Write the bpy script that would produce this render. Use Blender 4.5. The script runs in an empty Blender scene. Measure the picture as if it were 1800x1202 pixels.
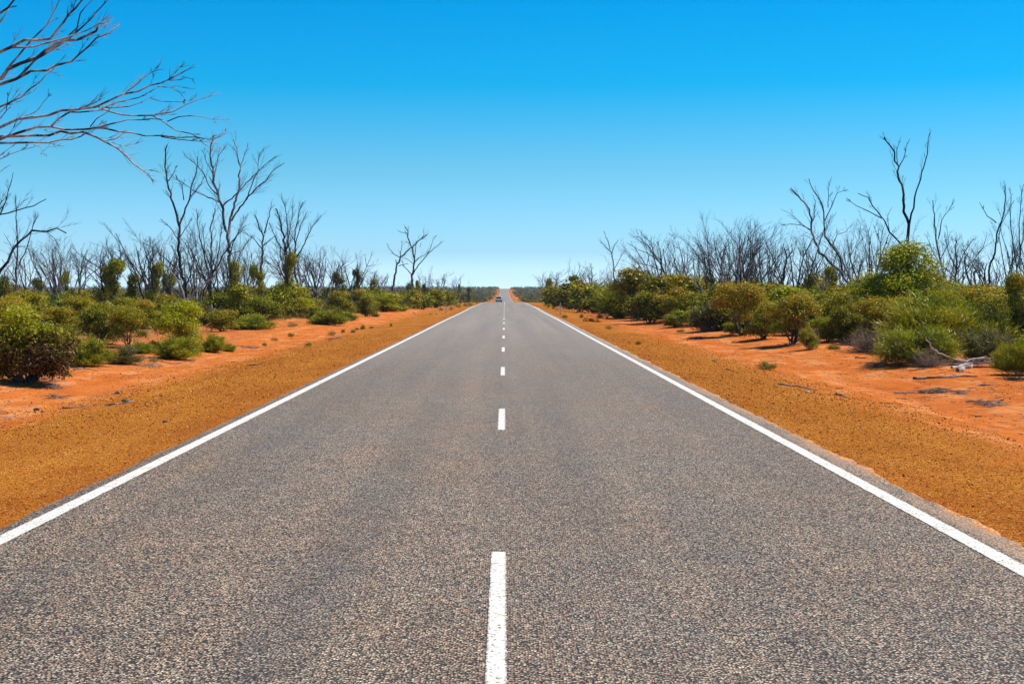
import bpy, math, random
import numpy as np
from mathutils import Vector, Matrix, noise
R = math.radians
random.seed(7); RNG = np.random.default_rng(7)
S = bpy.context.scene
C = S.collection
# ------------------------------------------------------------------ camera
F, VX, VY, CH = 2548.0, 887.0, 512.0, 1.777      # focal length in photo pixels, vanishing point, eye height
cam = bpy.data.cameras.new('camera'); camo = bpy.data.objects.new('camera', cam); C.objects.link(camo)
cam.sensor_width = 36; cam.lens = F/1800*36
cam.shift_x = (900-VX)/1800; cam.shift_y = -(601-VY)/1800
cam.clip_start = .1; cam.clip_end = 30000
camo.location = (0, 0, CH); camo.rotation_euler = (R(90), 0, 0)
S.camera = camo
# ------------------------------------------------------------------ sky, sun, exposure
SUN_EL, SUN_AZ = R(56), R(74)                    # azimuth from +Y towards +X
W = bpy.data.worlds.new('World'); S.world = W; W.use_nodes = True
wn = W.node_tree; wn.nodes.clear()
def wnode(t, **k):
    n = wn.nodes.new(t)
    for a, b in k.items(): setattr(n, a, b)
    return n
sky = wnode('ShaderNodeTexSky', sky_type='NISHITA', sun_disc=False, sun_elevation=SUN_EL, sun_rotation=SUN_AZ,
            air_density=1.0, dust_density=0.3, ozone_density=2.5, altitude=100)
bg = wnode('ShaderNodeBackground'); out = wnode('ShaderNodeOutputWorld')
tc = wnode('ShaderNodeTexCoord'); sep = wnode('ShaderNodeSeparateXYZ'); ramp = wnode('ShaderNodeValToRGB')
mix = wnode('ShaderNodeMix', data_type='RGBA', blend_type='MULTIPLY'); mix.inputs[0].default_value = 1
wn.links.new(tc.outputs['Generated'], sep.inputs[0]); wn.links.new(sep.outputs['Z'], ramp.inputs[0])
E_ = 1/1.17
SKY_TINT = [(p, tuple(c*E_/2 for c in col)) for p, col in [(0.0, (1.35, 2.2, 3.5)), (.008, (1.22, 1.85, 2.9)), (.026, (.72, 1.24, 1.94)), (.083, (.40, 1.05, 1.42)), (.14, (.03, .97, 1.44)), (.195, (0, .92, 1.48)), (.35, (.03, .62, 1.0)), (1.0, (.08, .5, .78))]]
def set_ramp(ramp, stops):
    el = ramp.color_ramp.elements
    while len(el) > 1: el.remove(el[-1])
    el[0].position = stops[0][0]; el[0].color = (*stops[0][1], 1)
    for p, c in stops[1:]:
        e = el.new(p); e.color = (*c, 1)
set_ramp(ramp, SKY_TINT)
wn.links.new(sky.outputs[0], mix.inputs[6]); wn.links.new(ramp.outputs[0], mix.inputs[7])
dbl = wnode('ShaderNodeVectorMath', operation='SCALE'); dbl.inputs['Scale'].default_value = 2.0
wn.links.new(mix.outputs[2], dbl.inputs[0]); wn.links.new(dbl.outputs[0], bg.inputs[0]); wn.links.new(bg.outputs[0], out.inputs[0])
bg.inputs[1].default_value = 0.10
sd = Vector((math.sin(SUN_AZ)*math.cos(SUN_EL), math.cos(SUN_AZ)*math.cos(SUN_EL), math.sin(SUN_EL)))
sl = bpy.data.lights.new('sun', 'SUN'); sl.energy = 4.9; sl.angle = R(.53); sl.color = (1, .92, .79)
so = bpy.data.objects.new('sun', sl); C.objects.link(so); so.rotation_euler = (-sd).to_track_quat('-Z', 'Y').to_euler()
S.view_settings.view_transform = 'Standard'; S.view_settings.look = 'None'
S.view_settings.exposure = .22; S.view_settings.gamma = 1; S.view_settings.use_curve_mapping = False

# ------------------------------------------------------------------ helpers
def tag(o, label=None, cat=None, group=None, kind=None):
    if label: o['label'] = label
    if cat: o['category'] = cat
    if group: o['group'] = group
    if kind: o['kind'] = kind
    return o
def empty(name, loc, rz=0, sc=(1, 1, 1)):
    o = bpy.data.objects.new(name, None); C.objects.link(o); o.empty_display_size = .2
    o.location = loc; o.rotation_euler = (0, 0, rz); o.scale = sc
    return o
def mesh_np(name, V, Fq, tint=None, smooth=False):
    """V (n,3), Fq (m,k) all faces same size"""
    V = np.asarray(V, np.float32); Fq = np.asarray(Fq, np.int32)
    me = bpy.data.meshes.new(name); k = Fq.shape[1]
    me.vertices.add(len(V)); me.vertices.foreach_set('co', V.ravel())
    me.loops.add(Fq.size); me.loops.foreach_set('vertex_index', Fq.ravel())
    me.polygons.add(len(Fq)); me.polygons.foreach_set('loop_start', np.arange(0, Fq.size, k, dtype=np.int32))
    me.polygons.foreach_set('loop_total', np.full(len(Fq), k, np.int32))
    if smooth: me.polygons.foreach_set('use_smooth', np.ones(len(Fq), bool))
    if tint is not None:
        a = me.attributes.new('tint', 'FLOAT', 'POINT'); a.data.foreach_set('value', np.asarray(tint, np.float32))
    me.update(calc_edges=True); me.validate()
    return me
def link(name, me, mat, parent=None):
    o = bpy.data.objects.new(name, me); C.objects.link(o)
    if mat and not me.materials: me.materials.append(mat)
    if parent: o.parent = parent
    return o
class Tubes:
    """collects tapered tubes; all faces are quads"""
    def __init__(s): s.V = []; s.F = []; s.n = 0
    def add(s, pts, rad, k=5, squash=1.0):
        P = np.array([tuple(p) for p in pts], float); n = len(P)
        if n < 2: return
        T = np.gradient(P, axis=0); T /= np.linalg.norm(T, axis=1, keepdims=True)+1e-9
        ref = np.array([0, 1., 0]) if abs(T[0, 1]) < .9 else np.array([1., 0, 0])
        A = np.cross(T, ref); A /= np.linalg.norm(A, axis=1, keepdims=True)+1e-9
        B = np.cross(T, A)
        th = np.arange(k)*2*math.pi/k
        rad = np.asarray(rad, float)
        ring = P[:, None, :] + rad[:, None, None]*(np.cos(th)[None, :, None]*A[:, None, :] + squash*np.sin(th)[None, :, None]*B[:, None, :])
        s.V.append(ring.reshape(-1, 3))
        i = np.arange(n-1)[:, None]*k; j = np.arange(k)[None, :]; j2 = (j+1) % k
        f = np.stack([i+j, i+j2, i+k+j2, i+k+j], -1).reshape(-1, 4)+s.n
        s.F.append(f)
        # end caps (fan as degenerate-free quads only for k>=4)
        if k >= 4:
            for b in (0, (n-1)*k):
                if k == 4: s.F.append(np.array([[b, b+1, b+2, b+3]])+s.n)
                elif k == 5: s.F.append(np.array([[b, b+1, b+2, b+3], [b, b+3, b+4, b+4]])[:1]+s.n)
                else: s.F.append(np.array([[b, b+q, b+q+1, b+q+2] for q in range(1, k-2, 2)])+s.n)
        s.n += n*k
    def mesh(s, name): return mesh_np(name, np.concatenate(s.V), np.concatenate(s.F), smooth=True)
class Box:
    """general polygon mesh made of boxes / prisms"""
    def __init__(s): s.V = []; s.F = []
    def box(s, x0, x1, y0, y1, z0, z1, tx=0, ty=0):
        b = len(s.V)
        s.V += [(x0, y0, z0), (x1, y0, z0), (x1, y1, z0), (x0, y1, z0), (x0+tx, y0+ty, z1), (x1-tx, y0+ty, z1), (x1-tx, y1-ty, z1), (x0+tx, y1-ty, z1)]
        s.F += [tuple(b+i for i in f) for f in ((3, 2, 1, 0), (4, 5, 6, 7), (0, 1, 5, 4), (1, 2, 6, 5), (2, 3, 7, 6), (3, 0, 4, 7))]
    def mesh(s, name, bevel=0):
        me = bpy.data.meshes.new(name); me.from_pydata(s.V, [], s.F); me.update(); return me

# ------------------------------------------------------------------ terrain functions
PY = [-80, 0, 150, 205, 275, 350, 440, 520, 640, 800, 1049, 1300, 1600, 1750, 2000, 2600, 4000, 9000]
PZ = [0, 0, 0, -.08, -.33, -1.02, -1.78, -2.35, -2.62, -2.25, -1.0, 1.2, 4.05, 4.9, 4.2, -2, -20, -80]
def _slopes():
    m = []
    for i in range(len(PY)):
        if i in (0, len(PY)-1): m.append(0); continue
        a = (PZ[i]-PZ[i-1])/(PY[i]-PY[i-1]); b = (PZ[i+1]-PZ[i])/(PY[i+1]-PY[i])
        m.append(0 if a*b <= 0 else 2*a*b/(a+b))
    return m
PM = _slopes()
def prof(y):
    if y <= PY[0]: return PZ[0]
    if y >= PY[-1]: return PZ[-1]
    import bisect
    i = bisect.bisect_right(PY, y)-1; h = PY[i+1]-PY[i]; t = (y-PY[i])/h
    z = ((2*t**3-3*t*t+1)*PZ[i] + (t**3-2*t*t+t)*h*PM[i] + (-2*t**3+3*t*t)*PZ[i+1] + (t**3-t*t)*h*PM[i+1])
    return z + (.016*math.sin(y*.083+1)*min(1, max(0, (y-40)/60)) if y < 260 else 0)
LX = [0, 3.4, 3.8, 4.3, 5.5, 7.2, 8.2, 9.5, 14, 60, 4000]
LZ = [-.03, -.03, -.024, -.02, -.05, -.15, -.11, .02, .10, .12, .12]
def gz(x, y):
    t = abs(x)
    z = prof(y) + float(np.interp(t, LX, LZ))
    if t > 4.3 and y < 400:
        a = min(1, (t-4.3)/2.5)
        z += a*.05*noise.noise(Vector((x*.35, y*.22, 3)))
        z += a*.022*noise.noise(Vector((x*1.7, y*1.1, 9)))
        # low graded windrow along the inner edge of the sand track
        c = 6.6 + .35*noise.noise(Vector((0, y*.05, 5 if x > 0 else 8)))
        z += .045*math.exp(-((t-c)/.16)**2)*(.5+noise.noise(Vector((x, y*.4, 1))))
    if t > 25 and y < 1500: z += min(1, (t-25)/60)*.6*noise.noise(Vector((x*.01, y*.01, 2)))
    return z
def P(px, py, Z): return Vector(((px-VX)/F*Z, Z, CH-(py-VY)/F*Z))
def ground_pt(px, py):
    Z = (CH)/((py-VY)/F)
    for _ in range(12):
        x = (px-VX)/F*Z
        Z = .5*Z+.5*(CH-gz(x, Z))/((py-VY)/F)
    x = (px-VX)/F*Z
    return Vector((x, Z, gz(x, Z)))

# ------------------------------------------------------------------ materials
class M:
    def __init__(s, name):
        s.m = bpy.data.materials.new(name); s.m.use_nodes = True; s.t = s.m.node_tree; s.t.nodes.clear()
        s.out = s.n('ShaderNodeOutputMaterial'); s.b = s.n('ShaderNodeBsdfPrincipled'); s.l(s.b.outputs[0], s.out.inputs[0])
        g = s.n('ShaderNodeNewGeometry'); s.pos = g.outputs['Position']
    def n(s, t, **k):
        n = s.t.nodes.new(t)
        for a, b in k.items(): setattr(n, a, b)
        return n
    def l(s, a, b): s.t.links.new(a, b)
    def put(s, sock, v):
        if hasattr(v, 'default_value') or hasattr(v, 'is_output'): s.l(v, sock)
        elif isinstance(v, (tuple, list)) and len(v) == 3 and sock.type == 'RGBA': sock.default_value = (*v, 1)
        else: sock.default_value = v
    def noise(s, scale, detail=4, rough=.55, vec=None, dist=0):
        n = s.n('ShaderNodeTexNoise'); s.l(vec or s.pos, n.inputs['Vector'])
        n.inputs['Scale'].default_value = scale; n.inputs['Detail'].default_value = detail; n.inputs['Roughness'].default_value = rough
        n.inputs['Distortion'].default_value = dist
        return n.outputs['Fac']
    def vor(s, scale, vec=None, feature='F1'):
        n = s.n('ShaderNodeTexVoronoi', feature=feature); s.l(vec or s.pos, n.inputs['Vector']); n.inputs['Scale'].default_value = scale
        return n
    def ramp(s, fac, stops, interp='LINEAR'):
        n = s.n('ShaderNodeValToRGB'); n.color_ramp.interpolation = interp; s.l(fac, n.inputs[0]); set_ramp(n, stops); return n.outputs[0]
    def mix(s, f, a, b, bt='MIX'):
        n = s.n('ShaderNodeMix', data_type='RGBA', blend_type=bt); s.put(n.inputs[0], f); s.put(n.inputs[6], a); s.put(n.inputs[7], b); return n.outputs[2]
    def math(s, op, a, b=0, c=0):
        n = s.n('ShaderNodeMath', operation=op); s.put(n.inputs[0], a); s.put(n.inputs[1], b)
        if len(n.inputs) > 2: s.put(n.inputs[2], c)
        return n.outputs[0]
    def mr(s, v, a, b, c=0, d=1, t='SMOOTHSTEP'):
        n = s.n('ShaderNodeMapRange', interpolation_type=t); s.put(n.inputs[0], v)
        for i, q in enumerate((a, b, c, d)): s.put(n.inputs[i+1], q)
        return n.outputs[0]
    def xyz(s, v=None):
        n = s.n('ShaderNodeSeparateXYZ'); s.l(v or s.pos, n.inputs[0]); return n.outputs
    def map(s, scale):
        n = s.n('ShaderNodeMapping'); s.l(s.pos, n.inputs[0]); n.inputs['Scale'].default_value = scale; return n.outputs[0]
    def bump(s, h, strength, dist):
        n = s.n('ShaderNodeBump'); s.put(n.inputs['Height'], h); n.inputs['Strength'].default_value = strength; n.inputs['Distance'].default_value = dist
        s.l(n.outputs[0], s.b.inputs['Normal'])
    def fin(s, col=None, rough=None, spec=None, metal=None):
        if col is not None: s.put(s.b.inputs['Base Color'], col)
        if rough is not None: s.put(s.b.inputs['Roughness'], rough)
        if spec is not None: s.b.inputs['Specular IOR Level'].default_value = spec
        if metal is not None: s.b.inputs['Metallic'].default_value = metal
        return s.m
GRAVEL_STOPS = [(0, (.03, .010, .007)), (.16, (.15, .032, .009)), (.30, (.46, .140, .014)), (.58, (.68, .240, .018)), (.86, (.86, .38, .040)), (1, (.74, .46, .22))]
def chip_colour(m):
    v = m.vor(72); r = m.xyz(v.outputs['Color'])
    col = m.ramp(r[0], [(0, (.03, .025, .022)), (.15, (.15, .125, .10)), (.38, (.35, .285, .225)), (.58, (.50, .40, .305)), (.68, (.58, .27, .16)),
                        (.76, (.54, .47, .37)), (.90, (.92, .82, .66)), (1, (.14, .17, .20))])
    gap = m.mr(v.outputs['Distance'], .36, .60)
    col = m.mix(gap, col, (.024, .019, .016))
    clus = m.mr(m.noise(24, 3, .6), .56, .72); col = m.mix(m.math('MULTIPLY', clus, .55), col, (.05, .043, .04))
    return col, v
def mat_road():
    m = M('chip_seal'); col, v = chip_colour(m); x, y, z = m.xyz()
    # broad patchiness, bitumen-rich wheel tracks, stains
    pat = m.noise(1.0, 5, .6, m.map((.8, .16, 1))); col = m.mix(1, col, m.ramp(pat, [(.25, (.88, .88, .90)), (.5, (1, .99, .97)), (.75, (1.12, 1.10, 1.06))]), 'MULTIPLY')
    fine = m.noise(2.2, 5, .65); col = m.mix(1, col, m.ramp(fine, [(.3, (.86, .86, .86)), (.7, (1.12, 1.11, 1.1))]), 'MULTIPLY')
    ax = m.math('ABSOLUTE', m.math('ADD', x, .15))
    for c, w, k in ((.95, .42, .22), (2.65, .5, .18)):
        d = m.math('ABSOLUTE', m.math('SUBTRACT', ax, c))
        tr = m.math('MULTIPLY', m.mr(d, w, 0), m.mr(m.noise(1, 3, .5, m.map((.6, .04, 1))), .35, .65, .3, 1))
        col = m.mix(m.math('MULTIPLY', tr, k), col, (.06, .058, .06))
    bd = m.noise(1, 4, .6, m.map((1.5, .02, 1))); col = m.mix(1, col, m.ramp(bd, [(.3, (.84, .83, .84)), (.5, (1, .98, .95)), (.7, (1.14, 1.08, 1.0))]), 'MULTIPLY')
    br = m.noise(1, 4, .6, m.map((.5, .25, 1))); col = m.mix(1, col, m.ramp(br, [(.4, (1, 1, 1)), (.7, (1.08, .97, .86))]), 'MULTIPLY')
    st = m.mr(m.noise(1, 4, .6, m.map((1.3, .45, 1)), dist=.6), .63, .76)
    col = m.mix(m.math('MULTIPLY', st, .45), col, (.05, .05, .058))
    # cross seams where the seal was joined
    sm = m.noise(1, 2, .5, m.map((.12, 1.7, 1))); col = m.mix(m.math('MULTIPLY', m.mr(sm, .69, .72), .22), col, (.07, .07, .075))
    # red dust blown over the margins
    e = m.math('MAXIMUM', m.mr(x, 3.37, 3.50), m.mr(x, -3.70, -3.80))
    d1 = m.mr(m.noise(1, 4, .6, m.map((2.5, .35, 1))), .35, .6)
    col = m.mix(m.math('MULTIPLY', m.math('MULTIPLY', e, d1), .38), col, (.50, .28, .15))
    e2 = m.math('MAXIMUM', m.mr(x, 3.54, 3.64), m.mr(x, -3.76, -3.84))
    col = m.mix(m.math('MULTIPLY', e2, m.mr(m.noise(1, 4, .7, m.map((5, 1.6, 1))), .44, .54)), col, m.ramp(m.xyz(v.outputs['Color'])[0], GRAVEL_STOPS))
    # seal further on: grazing-angle brightening painted into the colour, paler and greyer
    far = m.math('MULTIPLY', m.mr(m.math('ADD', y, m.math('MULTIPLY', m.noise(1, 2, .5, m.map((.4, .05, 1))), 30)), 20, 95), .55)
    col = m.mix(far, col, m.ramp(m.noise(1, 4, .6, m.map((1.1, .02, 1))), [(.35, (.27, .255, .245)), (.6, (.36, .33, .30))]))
    m.bump(m.math('SUBTRACT', 1, v.outputs['Distance']), .6, .007)
    return m.fin(col, .72, .4)
def mat_paint():
    m = M('road_paint'); col, v = chip_colour(m)
    w = m.mr(m.xyz(v.outputs['Color'])[1], .88, .92); w2 = m.mr(m.noise(9, 5, .7), .58, .70)
    x = m.xyz()[0]
    def dd(c, h): return m.math('SUBTRACT', m.math('ABSOLUTE', m.math('SUBTRACT', x, c)), h)
    d = m.math('MINIMUM', m.math('MINIMUM', dd(-3.6, .075), dd(3.3, .075)), dd(-.04, .05))
    ed = m.math('MULTIPLY', m.mr(d, -.016, 0), m.mr(m.noise(60, 3, .6), .42, .55))
    w = m.math('MAXIMUM', ed, m.math('MAXIMUM', m.math('MULTIPLY', w, .85), m.math('MULTIPLY', w2, .42)))
    base = m.ramp(m.noise(3, 6, .7), [(.3, (.66, .61, .53)), (.5, (.80, .77, .71)), (.7, (.86, .84, .79))])
    m.bump(m.math('SUBTRACT', 1, v.outputs['Distance']), .35, .004)
    return m.fin(m.mix(w, base, col), .6, .3)
def mat_ground():
    m = M('red_earth'); x, y, z = m.xyz()
    ax = m.math('ABSOLUTE', x)
    # gravel
    v = m.vor(58); r = m.xyz(v.outputs['Color'])
    g = m.ramp(r[0], GRAVEL_STOPS)
    g = m.mix(m.mr(v.outputs['Distance'], .42, .72, 0, .8), g, (.10, .026, .008))
    v2 = m.vor(120); g = m.mix(.22, g, m.ramp(m.xyz(v2.outputs['Color'])[1], GRAVEL_STOPS))
    big = m.noise(1, 4, .6, m.map((.9, .22, 1)))
    g = m.mix(1, g, m.ramp(big, [(.3, (.82, .70, .62)), (.7, (1.14, 1.14, 1.1))]), 'MULTIPLY')
    nr = m.math('MULTIPLY', m.mr(ax, 5.0, 3.9), m.mr(m.noise(1, 4, .6, m.map((1.2, .25, 1))),   .35, .65, .05, .5)); g = m.mix(nr, g, m.mix(1, g, (.72, .58, .60), 'MULTIPLY'))
    g = m.mix(m.mr(m.noise(1, 5, .65, m.map((.7, .5, 1))), .5, .68, 0, .5), g, m.mix(1, g, (.85, .62, .7), 'MULTIPLY'))
    # fine sand
    n1 = m.noise(1, 5, .6, m.map((.9, .3, 1))); n2 = m.noise(28, 5, .7)
    s = m.ramp(n1, [(.25, (.53, .115, .016)), (.5, (.60, .170, .032)), (.75, (.66, .23, .065))])
    s = m.mix(1, s, m.ramp(n2, [(.3, (.60, .54, .48)), (.5, (1, 1, 1)), (.75, (1.15, 1.15, 1.15))]), 'MULTIPLY')
    tk = m.noise(1, 4, .55, m.map((2.6, .07, 1))); s = m.mix(m.mr(tk, .54, .68, 0, .4), s, (.42, .105, .02)); s = m.mix(m.mr(tk, .42, .30, 0, .4), s, (.74, .33, .15))
    n3 = m.noise(3.2, 6, .75); s = m.mix(m.mr(n3, .48, .64, 0, .65), s, (.34, .095, .022))
    s = m.mix(m.mr(m.noise(1, 5, .6, m.map((1.4, .5, 1))), .52, .62, 0, .45), s, (.76, .33, .13))
    pv = m.vor(30); peb = m.math('MULTIPLY', m.mr(m.xyz(pv.outputs['Color'])[2], .76, .84), m.mr(pv.outputs['Distance'], .55, .35))
    peb = m.math('MULTIPLY', peb, m.mr(m.noise(.8, 4, .6), .4, .6, .25, 1))
    s = m.mix(m.math('MULTIPLY', peb, .7), s, m.ramp(m.xyz(pv.outputs['Color'])[0], [(0, (.05, .025, .015)), (.7, (.24, .09, .04)), (1, (.5, .36, .25))]))
    # where each lies
    edge = m.math('ADD', ax, m.math('MULTIPLY', m.math('SUBTRACT', m.noise(1, 4, .6, m.map((.9, .35, 1))), .5), 2.2))
    side = m.mr(x, -1, 1, 7.0, 5.9)
    far = m.mr(y, 60, 200)
    side = m.math('ADD', side, m.math('MULTIPLY', far, 1.2))
    k = m.mr(m.math('ADD', m.math('SUBTRACT', edge, side), m.math('MULTIPLY', m.math('SUBTRACT', m.noise(9, 5, .75), .5), 2.2)), -.8, .8)
    col = m.mix(k, g, s)
    # litter-darkened, shrubby floor away from the road
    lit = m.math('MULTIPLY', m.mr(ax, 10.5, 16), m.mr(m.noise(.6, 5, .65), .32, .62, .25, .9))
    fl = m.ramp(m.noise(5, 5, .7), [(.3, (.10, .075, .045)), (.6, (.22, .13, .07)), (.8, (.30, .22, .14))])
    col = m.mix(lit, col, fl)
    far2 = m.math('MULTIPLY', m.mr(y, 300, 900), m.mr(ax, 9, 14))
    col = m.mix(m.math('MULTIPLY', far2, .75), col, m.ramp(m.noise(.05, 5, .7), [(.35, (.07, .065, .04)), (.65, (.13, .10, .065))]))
    h = m.mix(k, m.math('SUBTRACT', 1, v.outputs['Distance']), m.math('ADD', m.math('MULTIPLY', m.noise(6, 6, .7), 2.2), m.math('MULTIPLY', n2, .6)))
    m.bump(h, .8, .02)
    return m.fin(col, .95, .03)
def mat_stone():
    m = M('gravel_stone'); a = m.n('ShaderNodeAttribute', attribute_name='tint')
    return m.fin(m.ramp(a.outputs['Fac'], GRAVEL_STOPS), .9, .06)
def mat_leaf(name, stops, trans=.26, rough=.42):
    m = M(name); a = m.n('ShaderNodeAttribute', attribute_name='tint')
    oi = m.n('ShaderNodeObjectInfo')
    f = m.math('ADD', a.outputs['Fac'], m.math('MULTIPLY', m.math('SUBTRACT', oi.outputs['Random'], .56), .30))
    col = m.ramp(f, stops)
    m.fin(col, rough, .22)
    tr = m.n('ShaderNodeBsdfTranslucent'); m.put(tr.inputs[0], m.mix(1, col, (1.3, 1.35, .5), 'MULTIPLY'))
    mx = m.n('ShaderNodeMixShader'); mx.inputs[0].default_value = trans
    m.l(m.b.outputs[0], mx.inputs[1]); m.l(tr.outputs[0], mx.inputs[2]); m.l(mx.outputs[0], m.out.inputs[0])
    return m.m
def mat_bark(name, dark, pale, lo, hi):
    m = M(name)
    n = m.noise(1, 5, .65, m.map((3, 3, 1.1))); st = m.noise(1, 3, .6, m.map((60, 60, 7)))
    col = m.mix(m.mr(n, lo, hi), dark, pale)
    col = m.mix(1, col, m.ramp(st, [(.3, (.65, .62, .6)), (.65, (1.1, 1.1, 1.1))]), 'MULTIPLY')
    m.bump(st, .5, .006)
    return m.fin(col, .85, .15)
def mat_plain(name, col, rough=.5, spec=.5, metal=0, var=.1):
    m = M(name); c = m.mix(1, col, m.ramp(m.noise(9, 4, .6), [(.3, (1-var,)*3), (.7, (1+var,)*3)]), 'MULTIPLY')
    return m.fin(c, rough, spec, metal)
MT = dict(
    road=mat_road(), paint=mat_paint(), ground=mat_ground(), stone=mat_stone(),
    mallee=mat_leaf('mallee_leaf', [(0, (.026, .032, .004)), (.22, (.110, .125, .006)), (.42, (.27, .28, .008)), (.66, (.48, .43, .010)), (.86, (.60, .38, .014)), (1, (.48, .17, .03))]),
    bright=mat_leaf('bright_leaf', [(0, (.026, .036, .003)), (.28, (.125, .150, .005)), (.58, (.34, .36, .006)), (1, (.58, .52, .010))]),
    ruddy=mat_leaf('ruddy_leaf', [(0, (.035, .022, .010)), (.25, (.21, .10, .038)), (.42, (.17, .17, .010)), (.7, (.36, .39, .008)), (1, (.48, .42, .012))]),
    broom=mat_leaf('broom_leaf', [(0, (.022, .032, .005)), (.32, (.105, .128, .006)), (.65, (.29, .31, .008)), (1, (.42, .38, .03))], .25),
    dull=mat_leaf('dull_leaf', [(0, (.030, .034, .014)), (.5, (.095, .095, .030)), (1, (.20, .17, .06))], .25),
    grass=mat_leaf('dry_grass', [(0, (.10, .12, .02)), (.5, (.26, .22, .06)), (1, (.42, .30, .13))], .25),
    scrub=mat_leaf('scrub_leaf', [(0, (.028, .033, .010)), (.35, (.10, .108, .012)), (.6, (.22, .21, .012)), (.8, (.15, .11, .06)), (1, (.15, .125, .10))], .25),
    char=mat_bark('charred_bark', (.020, .021, .027), (.18, .18, .195), .44, .64),
    grey=mat_bark('weathered_bark', (.034, .034, .040), (.38, .375, .39), .40, .62),
    silver=mat_bark('silver_bark', (.035, .036, .042), (.44, .46, .50), .40, .58),
    pale=mat_bark('bleached_wood', (.16, .13, .12), (.50, .44, .40), .35, .55),
    twig=mat_bark('dry_twig', (.12, .075, .05), (.42, .33, .26), .3, .6),
    white=mat_plain('post_white', (.72, .71, .69)), red=mat_plain('reflector_red', (.35, .02, .02), .25), band=mat_plain('reflector_band', (.33, .33, .36), .3),
    carpaint=mat_plain('silver_blue_paint', (.70, .70, .69), .3, .6, .1, .03), glass=mat_plain('dark_car_glass', (.012, .016, .022), .05, .9),
    black=mat_plain('black_plastic', (.018, .018, .019), .6), rim=mat_plain('alloy', (.45, .45, .46), .3, .5, .8), tail=mat_plain('tail_lamp_red', (.30, .012, .012), .15),
    plate=mat_plain('plate_pale', (.65, .66, .6)),
)

# ------------------------------------------------------------------ ground, road, markings
def seq(a, b, d0, g):
    o = [a]; d = d0
    while o[-1] < b: o.append(o[-1]+d); d *= g
    return o
def build_ground():
    xs = seq(14, 6000, .5, 1.075); xs = sorted(set([-v for v in xs]+xs+list(np.arange(-14, 14.01, .17))))
    xs = [v for i, v in enumerate(xs) if i == 0 or v-xs[i-1] > .02]
    ys = [-80, -40, -20, -10, -4]+list(np.arange(0, 60, .3))+seq(60, 9000, .34, 1.014)
    V = np.array([(x, y, gz(x, y)) for y in ys for x in xs]); nx = len(xs)
    i = np.arange(len(ys)-1)[:, None]*nx; j = np.arange(nx-1)[None, :]
    Fq = np.stack([i+j, i+j+1, i+nx+j+1, i+nx+j], -1).reshape(-1, 4)
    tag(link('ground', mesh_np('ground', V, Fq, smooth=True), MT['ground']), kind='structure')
build_ground()
RX0, RX1 = -3.81, 3.63
def build_road():
    ys = [-80, -40, -20, -8, 0, 3]+list(np.arange(5, 60, .16))+seq(60, 2100, .2, 1.013)
    V = []
    for y in ys:
        a = min(1, 30/max(y, 1))
        l = RX0+.05*noise.noise(Vector((0, y*.6, 1)))+.06*noise.noise(Vector((0, y*2.7, 2)))
        r = RX1+.08*noise.noise(Vector((0, y*.5, 5)))+.08*noise.noise(Vector((0, y*2.7, 6)))
        z = prof(y)
        V += [(l-.03, y, z-.035), (l, y, z-.004), (-3.6, y, z), (-1.7, y, z+.004), (-.03, y, z+.008), (1.7, y, z+.004), (3.3, y, z), (r, y, z-.004), (r+.03, y, z-.035)]
    n = 9; i = np.arange(len(ys)-1)[:, None]*n; j = np.arange(n-1)[None, :]
    Fq = np.stack([i+j, i+j+1, i+n+j+1, i+n+j], -1).reshape(-1, 4)
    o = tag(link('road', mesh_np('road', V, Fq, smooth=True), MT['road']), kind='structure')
    return o, ys
road, road_ys = build_road()
def rz(x, y): return prof(y)+float(np.interp(x, [-3.81, -3.6, -1.7, -.03, 1.7, 3.3, 3.63], [-.004, 0, .004, .008, .004, 0, -.004]))
def strip(name, xc, w, ys, parent, lab=None, lift=.004):
    V = []
    for k, y in enumerate(ys):
        jl = .008*noise.noise(Vector((xc, y*6, 0))); jr = .008*noise.noise(Vector((xc+9, y*6, 0)))
        wob = .003*noise.noise(Vector((xc, y*.12, 4)))
        lf = lift + min(.05, max(0, y-120)*.0002)
        for dx in (-w/2+jl, w/2+jr): V.append((xc+wob+dx, y, rz(xc+wob+dx, y)+lf))
    Fq = [(2*i, 2*i+1, 2*i+3, 2*i+2) for i in range(len(ys)-1)]
    o = link(name, mesh_np(name, V, Fq), MT['paint'], parent)
    if lab: o['label'] = lab
    return o
strip('edge_line', -3.6, .15, [y for y in road_ys if y >= -20], road, 'white edge line along the left side of the road')
strip('edge_line', 3.3, .15, [y for y in road_ys if y >= -20], road, 'white edge line along the right side of the road')
for k in range(-1, 16):
    y1 = 9.84+12*k
    strip('centre_dash', -.04, .10, list(np.linspace(y1-3.35, y1, 20)), road)
strip('centre_line', -.02, .11, [y for y in road_ys if 198 < y < 420], road, 'solid white centre line over the crest')

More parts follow.
